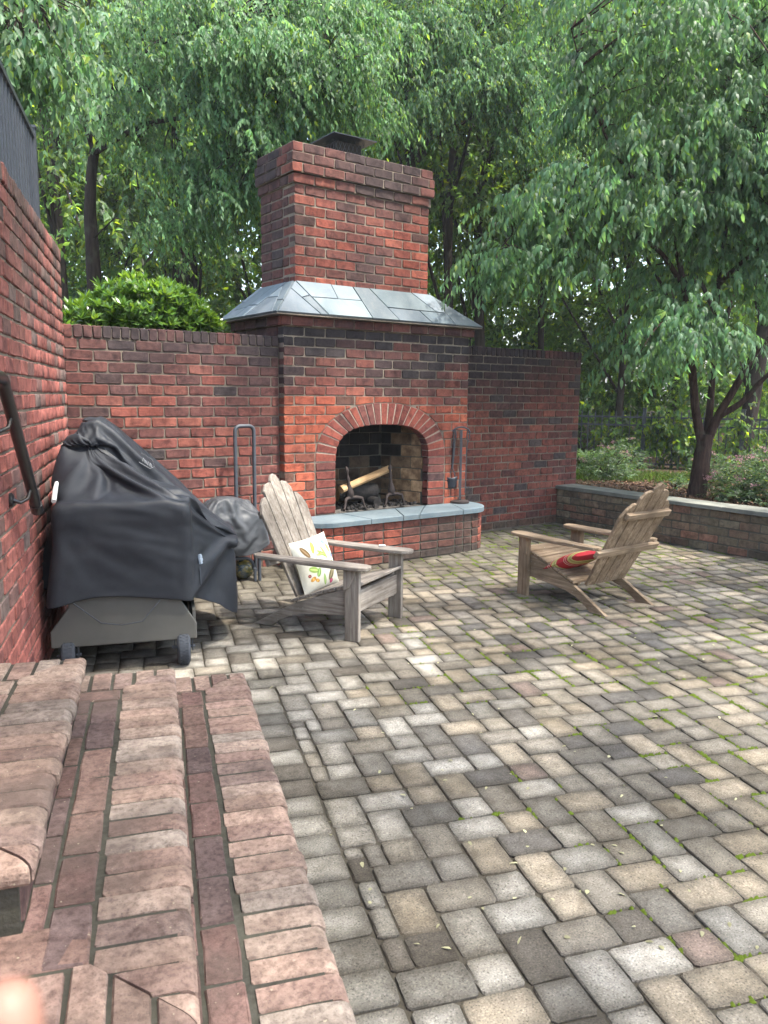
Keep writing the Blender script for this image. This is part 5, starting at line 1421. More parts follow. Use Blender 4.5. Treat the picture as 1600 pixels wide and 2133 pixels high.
def log(name, A_, B_, r0, mat, label, wedge=False, end=None):
    A_, B_ = np.array(A_), np.array(B_); d = B_ - A_; L_ = np.linalg.norm(d); d /= L_; s_ = np.cross(d, ZD); s_ /= np.linalg.norm(s_); t_ = np.cross(s_, d)
    T = empty(name, tuple(A_)); T.matrix_basis = Matrix(((d[0], s_[0], t_[0], A_[0]), (d[1], s_[1], t_[1], A_[1]), (d[2], s_[2], t_[2], A_[2]), (0, 0, 0, 1))); tag(T, label, 'log')
    b = MB(); n = 10; rr_ = random.Random(int(r0 * 1e4)); secs = 9
    shape = [(math.cos(2 * math.pi * i / n), math.sin(2 * math.pi * i / n)) for i in range(n)]
    if wedge: shape = [(-.9, -.5), (0, -.95), (.9, -.5), (1.0, -.1), (.55, .45), (.05, .8), (-.5, .5), (-1.0, 0)]
    n = len(shape); vs = []
    for j in range(secs):
        for i, (y_, z_) in enumerate(shape):
            q = r0 * (1 + .10 * fbm(j * .7, i * 1.3, r0 * 50)); vs.append((L_ * j / (secs - 1), y_ * q, z_ * q))
    fs = [(j * n + i, j * n + (i + 1) % n, (j + 1) * n + (i + 1) % n, (j + 1) * n + i) for j in range(secs - 1) for i in range(n)]
    b.add(vs, fs); b.build('bark' if not wedge else 'split_face', mat, T, smooth=not wedge)
    for x_ in (0, secs - 1):
        b = MB(); b.add([vs[x_ * n + i] for i in range(n)], [tuple(range(n)) if x_ else tuple(range(n))[::-1]]); b.build('end_grain', end or mat, T)
log('split_log', (.655, .15, .600), (1.255, .24, .755), .042, M['split_wood'], 'pale split log propped slantwise across the andirons', True)
log('charred_log', (.72, .32, HZ + .135), (1.105, .24, HZ + .135), .080, M['char'], 'charred round log with a pale sawn end on the andirons', False, M['split_wood'])
log('burnt_log_stub', (1.03, .10, HZ + .055), (1.02, .25, HZ + .06), .045, M['char'], 'short burnt log stub lying in the ash')
for i in range(26):                                          # lumps of charcoal in the ash
    pass
cv, cf = [], []
rr = random.Random(3)
for i in range(150):
    x, y = rr.uniform(.58, 1.46), rr.uniform(.03, .4); s_ = rr.uniform(.006, .022); C = np.array((x, y, HZ + .012 + rr.uniform(0, .012))); k0 = len(cv)
    for q in range(8): cv.append(C + np.array((s_ * rr.uniform(.5, 1.2) * (1 if q & 1 else -1), s_ * rr.uniform(.5, 1.2) * (1 if q & 2 else -1), s_ * rr.uniform(.4, .9) * (1 if q & 4 else -1))))
    cf += [(k0, k0 + 2, k0 + 3, k0 + 1), (k0 + 4, k0 + 5, k0 + 7, k0 + 6), (k0, k0 + 1, k0 + 5, k0 + 4), (k0 + 2, k0 + 6, k0 + 7, k0 + 3), (k0, k0 + 4, k0 + 6, k0 + 2), (k0 + 1, k0 + 3, k0 + 7, k0 + 5)]
o_ = MB(fo).add(cv, cf).build('charcoal', M['char'], FP); o_['kind'] = 'stuff'

# ------------------------------------------------------------------ the photographer's fingertip
k = N('skin'); p = k.pos(); c = k.mix(k.noise(p, 90, 3), (.40, .21, .155), (.33, .155, .115)); k.b.inputs['Subsurface Weight'].default_value = .15; k.b.inputs['Subsurface Radius'].default_value = (.01, .004, .002); M['skin'] = k.done(c, .5, .35)
tip = at_dist(14, 2034, .20); dn = -UP
hand = MB(tip)
vx = [tip, tip + dn * .012 + RT * .0005, tip + dn * .026 - RT * .0005 - FWD * .002, tip + dn * .050 - RT * .003 - FWD * .008, tip + dn * .075 - RT * .006 - FWD * .02]
hm = bpy.data.meshes.new('fingertip'); P_ = [np.asarray(q) - tip for q in vx]
palm = P_[-1] + dn * .03 - FWD * .02
P_ += [palm, palm + dn * .045 - FWD * .012]; E_ = [(i, i + 1) for i in range(len(P_) - 1)]; RR = [.0062, .0078, .0082, .0088, .010, .021, .024]
for s_ in (1, 2, 3):                                       # other fingers, curled below the frame
    b0 = len(P_); off = -RT * (.019 * s_)
    q = [palm + off * .9 - dn * .012, palm + off + -dn * .030 - FWD * .012, palm + off - dn * .028 - FWD * .032, palm + off - dn * .008 - FWD * .036]
    P_ += q; E_ += [(5, b0), (b0, b0 + 1), (b0 + 1, b0 + 2), (b0 + 2, b0 + 3)]; RR += [.0105, .0092, .0085, .0072]
b0 = len(P_); P_ += [palm + RT * .024 + dn * .012, palm + RT * .034 - dn * .008 - FWD * .012, palm + RT * .030 - dn * .028 - FWD * .02]; E_ += [(5, b0), (b0, b0 + 1), (b0 + 1, b0 + 2)]; RR += [.012, .0105, .008]
hm.from_pydata([tuple(q) for q in P_], E_, []); ho = link('person', hm, None, M['skin']); ho.location = tuple(tip)
md = ho.modifiers.new('skin', 'SKIN'); hm.skin_vertices
for i, sv_ in enumerate(hm.skin_vertices[0].data): sv_.radius = (RR[i], RR[i]); sv_.use_root = (i == 5)
md2 = ho.modifiers.new('sub', 'SUBSURF'); md2.levels = 2; md2.render_levels = 2
md.use_smooth_shade = True
tag(ho, 'blurred bare fingertip held close before the brick steps', 'person')
# ------------------------------------------------------------------ foliage
G = np.random.default_rng(23)
def unit(a): return a / (np.linalg.norm(a, axis=-1, keepdims=True) + 1e-9)
def leaf_arrays(P, D, Nn, L, Wd, tint, hexa=False, curl=.18):
    n = len(P); D = unit(D); Nn = unit(Nn - D * (Nn * D).sum(1, keepdims=True)); Sd = np.cross(D, Nn); L = np.broadcast_to(L, n)[:, None]; Wd = np.broadcast_to(Wd, n)[:, None]
    if hexa:
        rows = [P, P + D * L * .30 + Sd * Wd * .5 + Nn * L * .04, P + D * L * .30 - Sd * Wd * .5 + Nn * L * .04, P + D * L * .68 + Sd * Wd * .40 - Nn * L * curl * .3, P + D * L * .68 - Sd * Wd * .40 - Nn * L * curl * .3, P + D * L - Nn * L * curl]
        V = np.stack(rows, 1).reshape(-1, 3); k_ = 6
        tri = np.array([0, 1, 2, 2, 1, 3, 2, 3, 4, 4, 3, 5])
        F = (np.arange(n)[:, None] * 6 + tri[None]).reshape(-1)
    else:
        rows = [P, P + D * L * .42 + Sd * Wd * .5 + Nn * Wd * .12, P + D * L - Nn * L * curl, P + D * L * .42 - Sd * Wd * .5 + Nn * Wd * .12]
        V = np.stack(rows, 1).reshape(-1, 3); k_ = 4
        F = (np.arange(n)[:, None] * 4 + np.array([0, 1, 2, 0, 2, 3])[None]).reshape(-1)
    return V, F, np.repeat(tint, k_, 0)
def leaf_obj(name, parts, mat, parent=None, origin=(0, 0, 0)):
    V, F, T, b = [], [], [], 0
    for v, f, t in parts: V.append(v); F.append(f + b); T.append(t); b += len(v)
    V = np.concatenate(V) - np.asarray(origin, float); F = np.concatenate(F)
    me = mesh_np(name, V, F, np.full(len(F) // 3, 3), tint=np.concatenate(T))
    o = link(name, me, parent, mat)
    if parent is None: o.location = tuple(origin)
    return o
def spray_leaves(S0, D0, ln, n, droop, L, Wd, hang, spread, tintf, hexa=False, jit=.25, curl=.18):
    """S0, D0 (M,3): twigs that arch out and hang; n leaves along each"""
    m = len(S0); D0 = unit(D0); ln = np.broadcast_to(ln, m)
    t = (np.linspace(.08, 1, n)[None] + G.uniform(-.4, .4, (m, n)) / n)
    dn = np.array([0, 0, -1.0])
    P = S0[:, None] + D0[:, None] * (ln[:, None] * t)[..., None] + dn * (droop * ln[:, None] * t ** 1.8)[..., None]
    tg = unit(D0[:, None] * np.ones_like(t)[..., None] + dn * (droop * 1.8 * t ** .8)[..., None])
    sd = unit(np.cross(tg, np.array([0, 0, 1.0])) + G.normal(0, .05, P.shape))
    sg = np.where(np.arange(n) % 2, 1.0, -1.0)[None, :, None]
    D = unit(tg * .55 + sd * sg * spread + dn * hang + G.normal(0, jit, P.shape))
    Nn = unit(np.array([0, 0, 1.0]) * .55 + D0[:, None] * .75 + G.normal(0, .45, P.shape))
    k_ = m * n; tn = tintf(k_, np.repeat(np.arange(m), n))
    sz = G.uniform(.7, 1.2, k_)
    return leaf_arrays(P.reshape(-1, 3), D.reshape(-1, 3), Nn.reshape(-1, 3), L * sz, Wd * sz, tn, hexa, curl)
def tinter(var=.22, clump=.22, yellow=.06, ycol=(2.0, 1.5, .5)):
    def f(k_, grp):
        g_ = 1 + G.normal(0, clump, grp.max() + 1)[grp]; l = np.clip(g_ * (1 + G.normal(0, var, k_)), .35, 1.9)
        t = np.stack([l * (1 + G.normal(0, .07, k_)), l, l * (1 + G.normal(0, .10, k_))], 1)
        y = G.random(k_) < yellow; t[y] *= np.array(ycol); return t
    return f
HF = np.array([FWD[0], FWD[1], 0]); HF /= np.linalg.norm(HF); HR = np.array([HF[1], -HF[0], 0])
def pxp(px, py, base, dd=0.0):
    """point seen at (px, py) on the upright plane through base facing the viewer, dd further back"""
    return on_plane(px, py, np.asarray(base) + HF * dd, HF)
def blob_starts(base, blobs, per, depth):
    """blobs: (px, py, rx, ry, dd, weight): ellipsoids of the crown, each filled with flat tiers of twigs"""
    out = []
    for px, py, rx, ry, dd, w in blobs:
        C = pxp(px, py, base, dd); s_ = np.linalg.norm(C - CAM) / FPX; n = int(per * w * rx * ry / 10000)
        ns = max(4, int(rx * ry / 380)); q = unit(G.normal(0, 1, (ns, 3))) * (G.random((ns, 1)) ** .45)
        sub = C + q[:, :1] * HR * rx * s_ + q[:, 1:2] * ZD * ry * s_ + q[:, 2:] * HF * depth
        out.append(sub[G.integers(0, ns, n)] + G.normal(0, 1, (n, 3)) * np.array((.14, .14, .05)))
    return np.concatenate(out)
def limb(b, pts, r0, r1, n=9):
    P = [np.asarray(p, float) for p in pts]; m = 4 * (len(P) - 1) + 1; idx = np.linspace(0, len(P) - 1, m)
    Q = []
    for t in idx:                                        # Catmull-Rom through the points
        i = min(int(t), len(P) - 2); f = t - i; p0, p1, p2, p3 = P[max(i - 1, 0)], P[i], P[i + 1], P[min(i + 2, len(P) - 1)]
        Q.append(.5 * ((2 * p1) + (p2 - p0) * f + (2 * p0 - 5 * p1 + 4 * p2 - p3) * f * f + (3 * p1 - p0 - 3 * p2 + p3) * f ** 3))
    rr_ = [r0 + (r1 - r0) * (i / (m - 1)) ** .8 for i in range(m)]
    rr_ = [x * (1 + .10 * mnoise.noise(Vector((i * .9, x * 40, 2)))) for i, x in enumerate(rr_)]
    b.tube(Q, rr_, n); return Q
def twigs(b, starts, base_pts, k_, r0=.010):
    for i in G.choice(len(starts), min(k_, len(starts)), replace=False):
        s_ = starts[i]; j = np.argmin(np.linalg.norm(base_pts - s_, axis=1)); p0 = base_pts[j]
        md = (p0 + s_) / 2 + np.array([0, 0, .12 * np.linalg.norm(p0 - s_)]); b.tube([p0, md, s_], [r0, r0 * .7, r0 * .35], 5)

# --- the long-leaved tree behind the low wall
TB = np.array([4.53, -.92, GB - .03])
t1 = empty('ornamental_tree', tuple(TB)); tag(t1, 'drooping long-leaved tree with forked reddish trunk beside the low wall', 'tree')
tp = lambda px, py, dd=0.0: pxp(px, py, TB, dd)
b = MB(TB); lines = []
lines.append(limb(b, [TB + np.array((.0, 0, -.05)), tp(1456, 1000), tp(1464, 945), tp(1470, 905)], .104, .078, 12))
for pts, r0, r1 in (([(1464, 930, 0), (1450, 860, -.02), (1441, 760, -.05), (1432, 690, -.05), (1425, 600, 0), (1405, 500, 0), (1380, 380, .1), (1350, 250, .1), (1330, 100, .2)], .055, .010),
                    ([(1470, 925, .03), (1478, 860, .05), (1486, 760, .1), (1490, 680, .15), (1500, 560, .2), (1520, 420, .2), (1530, 250, .2), (1540, 80, .2)], .048, .010),
                    ([(1472, 920, 0), (1500, 860, -.05), (1530, 810, -.1), (1570, 740, -.2), (1620, 680, -.3), (1680, 560, -.4), (1720, 400, -.4)], .055, .012),
                    ([(1500, 865, -.05), (1545, 838, -.15), (1590, 790, -.3), (1650, 740, -.5), (1760, 680, -.9)], .040, .012),
                    ([(1487, 740, .1), (1505, 700, .3), (1525, 620, .5), (1545, 540, .6), (1560, 430, .7)], .032, .010),
                    ([(1425, 600, 0), (1380, 530, -.15), (1330, 495, -.3), (1280, 470, -.45), (1200, 440, -.6), (1110, 450, -.75), (1040, 520, -.85)], .030, .005),
                    ([(1500, 590, .2), (1530, 560, 0), (1580, 520, -.2), (1660, 480, -.5), (1760, 470, -.9)], .030, .008),
                    ([(1432, 700, 0), (1400, 640, .2), (1360, 560, .4), (1300, 470, .6), (1260, 380, .8)], .028, .006),
                    ([(1486, 760, .05), (1460, 700, -.3), (1420, 660, -.6), (1370, 680, -.8), (1330, 740, -.9)], .018, .004),
                    ([(1405, 500, 0), (1340, 400, -.3), (1270, 300, -.6), (1220, 170, -.8), (1190, 60, -.9)], .026, .005),
                    ([(1530, 420, .2), (1580, 300, -.3), (1620, 180, -.9), (1640, 60, -1.5)], .026, .006)):
    lines.append(limb(b, [tp(*q) for q in pts], r0, r1, 9))
LP = np.concatenate([np.array(q) for q in lines[1:]])
BL1 = [(1310, 60, 150, 85, -.5, 1.0), (1470, 150, 170, 150, 0, 1.0), (1480, 330, 160, 90, -.2, 1.1), (1650, 200, 150, 260, -.3, .6), (1560, 60, 140, 90, .3, 1),
       (1045, 548, 52, 30, -.85, 1.2), (1110, 470, 66, 62, -.75, 1.2), (1180, 420, 70, 66, -.6, 1.2), (1260, 420, 85, 72, -.45, 1.2), (1350, 425, 85, 72, -.3, 1.1), (1190, 545, 55, 36, -.6, 1.0), (1120, 545, 40, 24, -.75, 1.0),
       (1420, 250, 110, 60, -.3, 1.0), (1330, 300, 60, 40, -.5, .8), (1250, 190, 70, 60, -.7, .8),
       (1490, 440, 95, 60, -.2, 1.0), (1560, 430, 80, 90, -.1, 1.0), (1600, 540, 60, 60, -.3, .9), (1520, 520, 60, 36, .1, .9),
       (1420, 650, 80, 42, -.3, 1.3), (1370, 700, 60, 42, -.6, 1.2), (1470, 700, 62, 42, -.3, 1.2), (1340, 735, 34, 22, -.7, .7), (1430, 700, 60, 24, -.4, 1.0), (1600, 640, 40, 50, -.4, .8), (1380, 590, 90, 40, .2, .9)]
S0 = blob_starts(TB, BL1, 265, .55)
ax_ = TB + np.array([0, 0, 0]); out_ = S0 - ax_; out_[:, 2] = 0
D0 = unit(unit(out_) * .9 + G.normal(0, .45, S0.shape) + np.array([0, 0, .15]))
parts = [spray_leaves(S0, D0, G.uniform(.2, .38, len(S0)), 13, .75, .082, .0275, .8, .38, tinter(.18, .2, .04, (1.6, 1.35, .5)), True, .22, .25)]
leaf_obj('crown', parts, M['leaf_dog'], t1, TB)
twigs(b, S0, LP, 260, .009)
o_ = b.build('trunk', M['bark_red'], t1, smooth=True)

# --- pale weeping trees behind the fireplace
def weeping(name, label, base, stems, blobs, per, L, Wd, nleaf, depth, lenr, seed_yellow, barkm='bark', mat='leaf_weep', trunk_r=.14):
    base = np.asarray(base, float); T = empty(name, tuple(base)); tag(T, label, 'tree')
    b = MB(base); ln = []
    for pts, r0, r1 in stems: ln.append(limb(b, [base + np.array((0, 0, -.1)) if q is None else pxp(q[0], q[1], base, q[2]) for q in pts], r0, r1, 9))
    LP = np.concatenate([np.array(q) for q in ln])
    S0 = blob_starts(base, blobs, per, depth); out_ = S0 - base; out_[:, 2] = 0
    D0 = unit(unit(out_) * .6 - HF * .35 + G.normal(0, .5, S0.shape) + np.array([0, 0, .1]))
    leaf_obj('crown', [spray_leaves(S0, D0, G.uniform(*lenr, len(S0)), nleaf, .95, L, Wd, .75, .45, tinter(.2, .25, seed_yellow), False, .28)], M[mat], T, base)
    twigs(b, S0, LP, 160, .010); b.build('trunk', M[barkm], T, smooth=True); return T
B1 = at_dist(205, 640, 9.6); B1[2] = GB
weeping('weeping_tree', 'pale green weeping tree drooping behind the chimney and laurel', B1,
        [([None, (195, 560, 0), (188, 420, 0), (200, 300, 0), (240, 180, -.2), (330, 90, -.4), (480, 40, -.7)], .095, .02), ([(195, 320, 0), (300, 260, -.3), (420, 240, -.6), (540, 200, -.9), (660, 180, -1.1)], .035, .008),
         ([(200, 300, 0), (160, 180, .2), (120, 60, .3), (100, -60, .3)], .08, .02), ([(240, 180, -.2), (380, 200, -.5), (480, 280, -.8), (540, 330, -.9)], .04, .008)],
        [(560, 140, 130, 85, -.8, 1.2), (420, 110, 120, 100, -.5, 1.1), (680, 130, 90, 60, -1.0, 1.2), (500, 270, 120, 70, -.7, 1.2), (620, 240, 80, 40, -.9, 1.2), (400, 370, 95, 70, -.5, 1.1), (480, 400, 55, 45, -.7, 1.0),
         (360, 470, 50, 50, -.4, .9), (270, 250, 80, 60, -.2, .9), (310, 70, 120, 80, 0, 1.0), (740, 235, 50, 30, -.9, 1.0), (700, 40, 150, 60, -.6, 1.0), (540, 20, 190, 50, -.4, 1.0), (600, 330, 60, 30, -.8, .8), (430, 460, 40, 30, -.5, .8), (200, 130, 80, 70, 0, .7)],
        470, .058, .026, 15, .5, (.2, .38), .05)
B2 = at_dist(880, 640, 11.5); B2[2] = GB
weeping('weeping_tree', 'pale green weeping tree with forked trunk rising beyond the chimney top', B2,
        [([None, (868, 520, 0), (862, 400, 0), (852, 310, 0), (845, 220, 0), (850, 120, 0), (840, 0, 0)], .11, .03), ([(866, 335, 0), (890, 290, -.1), (915, 240, -.2), (960, 150, -.3), (1010, 60, -.4)], .06, .015), ([(850, 200, 0), (800, 130, -.2), (760, 60, -.3)], .03, .01),
         ([(890, 290, -.1), (960, 260, -.3), (1040, 200, -.5), (1120, 150, -.6)], .03, .008)],
        [(850, 90, 110, 90, -.4, 1.1), (960, 170, 110, 60, -.5, 1.1), (1060, 170, 95, 60, -.5, 1.1), (1000, 60, 130, 70, -.3, 1.0), (1130, 110, 80, 80, -.4, .9), (900, 225, 70, 28, -.5, 1.0), (1120, 270, 80, 55, -.6, 1.0), (1040, 250, 60, 30, -.5, .9), (810, 200, 50, 40, -.4, .8), (1180, 30, 70, 60, -.2, .6)],
        560, .060, .027, 15, .6, (.22, .42), .10)
# leafy branch tips hanging in from the terrace side
B3 = at_dist(-160, 500, 7.2); B3[2] = GB
weeping('overhanging_tree', 'leafy tree spilling over the iron railing on the terrace', B3, [([None, (-150, 380, 0), (-120, 150, 0), (-40, 30, -.1), (60, 0, -.2)], .10, .012)],
        [(20, 60, 70, 60, -.2, 1.0), (60, 120, 40, 40, -.2, .8), (-60, 60, 90, 130, 0, .8), (130, 40, 30, 40, -.2, .6)], 300, .080, .034, 12, .35, (.2, .4), .08, 'bark', 'leaf_dog')

# --- unseen shade tree added beyond the low wall, its crown dappling the patio
sh = np.array((6.3, -5.2, GB)); ST = empty('unseen_shade_tree', tuple(sh)); tag(ST, 'unseen shade tree added beyond the low wall to dapple the patio', 'tree')
b = MB(sh); mids = []
Q = limb(b, [sh + np.array((0, 0, -.3)), sh + np.array((-.1, .05, 2)), sh + np.array((-.5, .2, 4.5)), sh + np.array((-1.4, .5, 6.5))], .24, .14, 12)
n_cl = 66; cl = np.stack([G.uniform(-4.0, 6.5, n_cl), G.uniform(-10.5, -1.0, n_cl), G.uniform(6.4, 8.8, n_cl)], 1)
cl = cl[~((cl[:, 0] > 3.0) & (cl[:, 1] > -4.6))]; n_cl = len(cl)  # clusters left out so sun reaches the long-leaved tree
for c_ in cl:
    p0 = np.array(Q[-1]) if G.random() < .6 else np.array(Q[-4]); limb(b, [p0, (p0 + c_) / 2 + np.array((0, 0, .5)), c_], .05, .012, 6)
b.build('trunk', M['bark'], ST, smooth=True)
m_ = 2500; S0 = cl[G.integers(0, n_cl, m_)] + G.normal(0, 1, (m_, 3)) * np.array((.62, .62, .3)); D0 = unit(G.normal(0, 1, S0.shape) * np.array((1, 1, .3)))
leaf_obj('crown', [spray_leaves(S0, D0, G.uniform(.35, .7, m_), 14, .35, .13, .07, .3, .6, tinter(.2, .2, .05), False, .35)], M['leaf_wood'], ST, sh)

# --- the wood behind: trunks that can be told apart, each with its crown
def wood_tree(px, dist, w_px, lean, label, crown, nl, top, name='woodland_tree', z0=3.6, Lf=.12, yellow=.15):
    d = ray(px, 820); d = d / np.linalg.norm(d); base = CAM + d * dist; base[2] = GB + .1
    s_ = dist / FPX; T = empty(name, tuple(base)); tag(T, label, 'tree', 'trees in the wood behind the patio'); b = MB(base); r0 = w_px * s_ / 2
    tpz = base + np.array((lean * top * .12, 0, top)); m1 = base + (tpz - base) * .4 + np.array((G.normal(0, .12), G.normal(0, .12), 0))
    Q = limb(b, [base + np.array((0, 0, -.3)), base + np.array((0, 0, .3)), m1, base + (tpz - base) * .7 + np.array((G.normal(0, .2), G.normal(0, .2), 0)), tpz], r0 * 1.2, r0 * .3, 8); Q = np.array(Q)
    n = nl // 14; az = G.uniform(0, 2 * math.pi, n); zz = z0 + (top + .8 - z0) * G.random(n) ** .8; cl = G.normal(0, 1, (26, 3)) * np.array((crown * .6, crown * .6, (top - z0) * .30)) + base + np.array((0, 0, (top + z0) / 2))
    S0 = cl[G.integers(0, 26, n)] + G.normal(0, .45, (n, 3)); ok = (S0[:, 2] > z0); S0 = S0[ok]
    for i in range(14):
        j = int(G.integers(len(Q) // 3, len(Q) - 2)); tgt = cl[i]; p0 = Q[j]; b.tube([p0, (p0 + tgt) / 2 + np.array((0, 0, .1)), tgt], [r0 * .35, r0 * .2, .012], 6)
    out_ = S0 - base; out_[:, 2] = 0
    D0 = unit(unit(out_) * .6 + G.normal(0, .6, S0.shape)); leaf_obj('crown', [spray_leaves(S0, D0, G.uniform(.35, .8, len(S0)), 14, .5, Lf, Lf * .5, .45, .5, tinter(.25, .3, yellow), False, .35)], M['leaf_wood'], T, base)
    b.build('trunk', M['bark'], T, smooth=True)
WT = [(150, 14.0, 24, 0, 'slender dark trunk standing beside a thicker trunk behind the tall wall', 1.6, 15000, 9.5), (345, 14.5, 17, .6, 'thin leaning dark trunk rising above the clipped laurel', 1.5, 13000, 9.0), (408, 16, 22, -.3, 'straight dark trunk between laurel bush and chimney', 1.7, 15000, 10.0),
      (942, 13.0, 24, .1, 'thick straight dark trunk just beside the chimney', 1.7, 17000, 9.5), (1006, 14.0, 26, .2, 'dark trunk standing next to the straight one by the chimney', 1.7, 17000, 10.0),
      (1130, 15.5, 16, -.5, 'slim trunk in shade above the soot black wall end', 1.8, 15000, 9.0), (1290, 15, 18, .4, 'slim dark trunk behind the drooping tree bough', 1.9, 17000, 9.5), (1400, 17, 20, 0, 'dark trunk beyond the iron fence and vine', 2.0, 17000, 10.0), (1560, 14, 34, .2, 'broad dark trunk beyond the iron fence posts', 2.0, 17000, 10.0), (250, 18, 14, 0, 'far thin trunk in sunlit leaves behind the laurel', 2.0, 15000, 11.0), (760, 16, 24, 0, 'tall leafy tree whose crown rises behind the chimney cap', 2.1, 17000, 11.0), (560, 17, 22, 0, 'tall leafy tree whose crown rises between laurel and chimney stack', 2.1, 17000, 11.0)]
for a in WT: wood_tree(*a)
# far belt of wood and undergrowth, beyond counting
def belt(name, label, cat, n_cl, rmin, rmax, zmin, zmax, nl, Lf, spread, a0=-120, a1=1750, yellow=.2, mat='leaf_wood'):
    px = G.uniform(a0, a1, n_cl); dist = G.uniform(rmin, rmax, n_cl); C = np.array([CAM + unit(ray(x, 820)) * d for x, d in zip(px, dist)]); C[:, 2] = GB + zmin + (zmax - zmin) * G.random(n_cl) ** 1.1
    m = nl // 14; S0 = C[G.integers(0, n_cl, m)] + G.normal(0, 1, (m, 3)) * np.array((spread, spread, spread * .7)); S0[:, 2] = np.maximum(S0[:, 2], GB + .05)
    D0 = unit(G.normal(0, 1, S0.shape)); o_ = leaf_obj(name, [spray_leaves(S0, D0, G.uniform(.4, .9, m), 14, .4, Lf, Lf * .52, .35, .5, tinter(.25, .35, yellow), False, .4)], M[mat]); tag(o_, label, cat, kind='stuff'); return o_
belt('woodland', 'dense sunlit green wood filling the distance', 'woodland', 520, 20, 34, 0, 17, 170000, .24, 1.0)
belt('woodland', 'mid-distance leaves of the wood behind the garden', 'woodland', 300, 16.5, 22, 2.0, 11.5, 85000, .16, .7, yellow=.15)
belt('undergrowth', 'dark undergrowth at the foot of the wood', 'undergrowth', 120, 14.6, 18, 0, 2.6, 40000, .13, .5, yellow=.08)
# --- clipped laurel behind the back wall
lb = np.array((-.82, .78, GB)); LB = empty('laurel_bush', tuple(lb)); tag(LB, 'clipped glossy green laurel bush topping the blackened back wall', 'bush')
def laurel(c, rad, nro, parts, big=1.0):
    q = unit(G.normal(0, 1, (nro, 3))); q[:, 2] = np.abs(q[:, 2]) * np.where(G.random(nro) < .25, -1, 1); rr_ = G.uniform(.8, 1.03, (nro, 1)); lump = 1 + .20 * np.array([mnoise.noise(Vector(v * 2.6)) for v in q])[:, None] + (G.random((nro, 1)) < .06) * .12
    C = c + q * rad * rr_ * lump; k_ = 9
    up_ = unit(q * .8 + np.array([0, 0, .9]) + G.normal(0, .2, q.shape)); a = unit(np.cross(up_, G.normal(0, 1, q.shape))); b2 = np.cross(up_, a)
    an = (np.arange(k_) * 2.4)[None] + G.uniform(0, 6, (nro, 1)); el = np.linspace(.25, 1.05, k_)[None] + G.normal(0, .12, (nro, k_))
    D = up_[:, None] * np.cos(el)[..., None] + (a[:, None] * np.cos(an)[..., None] + b2[:, None] * np.sin(an)[..., None]) * np.sin(el)[..., None]
    Nn = up_[:, None] * np.sin(el)[..., None] - (a[:, None] * np.cos(an)[..., None] + b2[:, None] * np.sin(an)[..., None]) * np.cos(el)[..., None] + G.normal(0, .12, D.shape)
    n = nro * k_; l = np.clip(1 + G.normal(0, .2, n), .5, 1.6); young = np.repeat(G.random(nro) < .3, k_); t = np.stack([l * np.where(young, 1.5, 1), l * np.where(young, 1.3, 1), l], 1)
    P = np.repeat(C, k_, 0); parts.append(leaf_arrays(P, D.reshape(-1, 3), Nn.reshape(-1, 3), G.uniform(.075, .115, n) * big, G.uniform(.024, .032, n) * big, t, True, .12))
parts = []; laurel(np.array((-.82, .76, 1.98)), np.array((.53, .34, .36)), 520, parts); laurel(np.array((-.80, .78, 1.90)), np.array((.46, .28, .26)), 260, parts)
leaf_obj('foliage', parts, M['leaf_laurel'], LB, lb)
b = MB(lb)
for i in range(7):
    a = i * .9; b.tube([lb + np.array((.1 * math.cos(a), .08 * math.sin(a), -.05)), lb + np.array((.25 * math.cos(a), .15 * math.sin(a), .8)), lb + np.array((.4 * math.cos(a), .25 * math.sin(a), 1.5))], [.02, .016, .008], 6)
b.build('stems', M['bark'], LB)
sb = np.array((-1.50, .62, GB)); SB = empty('laurel_shoot', tuple(sb)); tag(SB, 'small sprout of pale laurel leaves in the corner above the walls', 'bush')
parts = []; laurel(np.array((-1.44, .6, 1.98)), np.array((.12, .10, .12)), 14, parts); laurel(np.array((-1.60, .55, 1.95)), np.array((.05, .05, .06)), 6, parts); leaf_obj('foliage', parts, M['leaf_laurel'], SB, sb)
b = MB(sb); b.tube([sb, sb + np.array((.03, 0, 1.0)), sb + np.array((.06, -.02, 1.55))], [.014, .012, .006], 6); b.build('stems', M['bark'], SB)

# --- iron fence beyond the bed
FA, FB_ = at_z(1120, 962, GB), at_z(1700, 992, GB); FA[2] = FB_[2] = GB; fd = (FB_ - FA); FL_ = np.linalg.norm(fd); fd /= FL_; fn = np.array((-fd[1], fd[0], 0))
P1_ = at_z(1320, 979, GB); t0 = (P1_ - FA) @ fd; pitch = 2.02 * .85
FN = empty('iron_fence', tuple(FA)); tag(FN, 'dark iron picket fence between the planted bed and the wood', 'fence')
posts = [t0 + i * 1.39 for i in range(-2, 4) if -.2 < t0 + i * 1.39 < FL_ + 1]
for t in posts:
    b = MB(FA); b.box((t - .026, -.026, -.1), (t + .026, .026, .90), FA, (fd, fn, ZD)); b.box((t - .032, -.032, .90), (t + .032, .032, .915), FA, (fd, fn, ZD)); b.build('post', M['fence_iron'], FN)
for z in (.77, .645, .06):
    b = MB(FA); b.box((posts[0], -.013, z - .014), (posts[-1], .013, z + .014), FA, (fd, fn, ZD)); b.build('rail', M['fence_iron'], FN)
t = posts[0] + .1
while t < posts[-1]:
    if min(abs(t - q) for q in posts) > .035:
        b = MB(FA); b.box((t - .0075, -.0075, .03), (t + .0075, .0075, .86), FA, (fd, fn, ZD)); b.build('picket', M['fence_iron'], FN)
    t += .1075
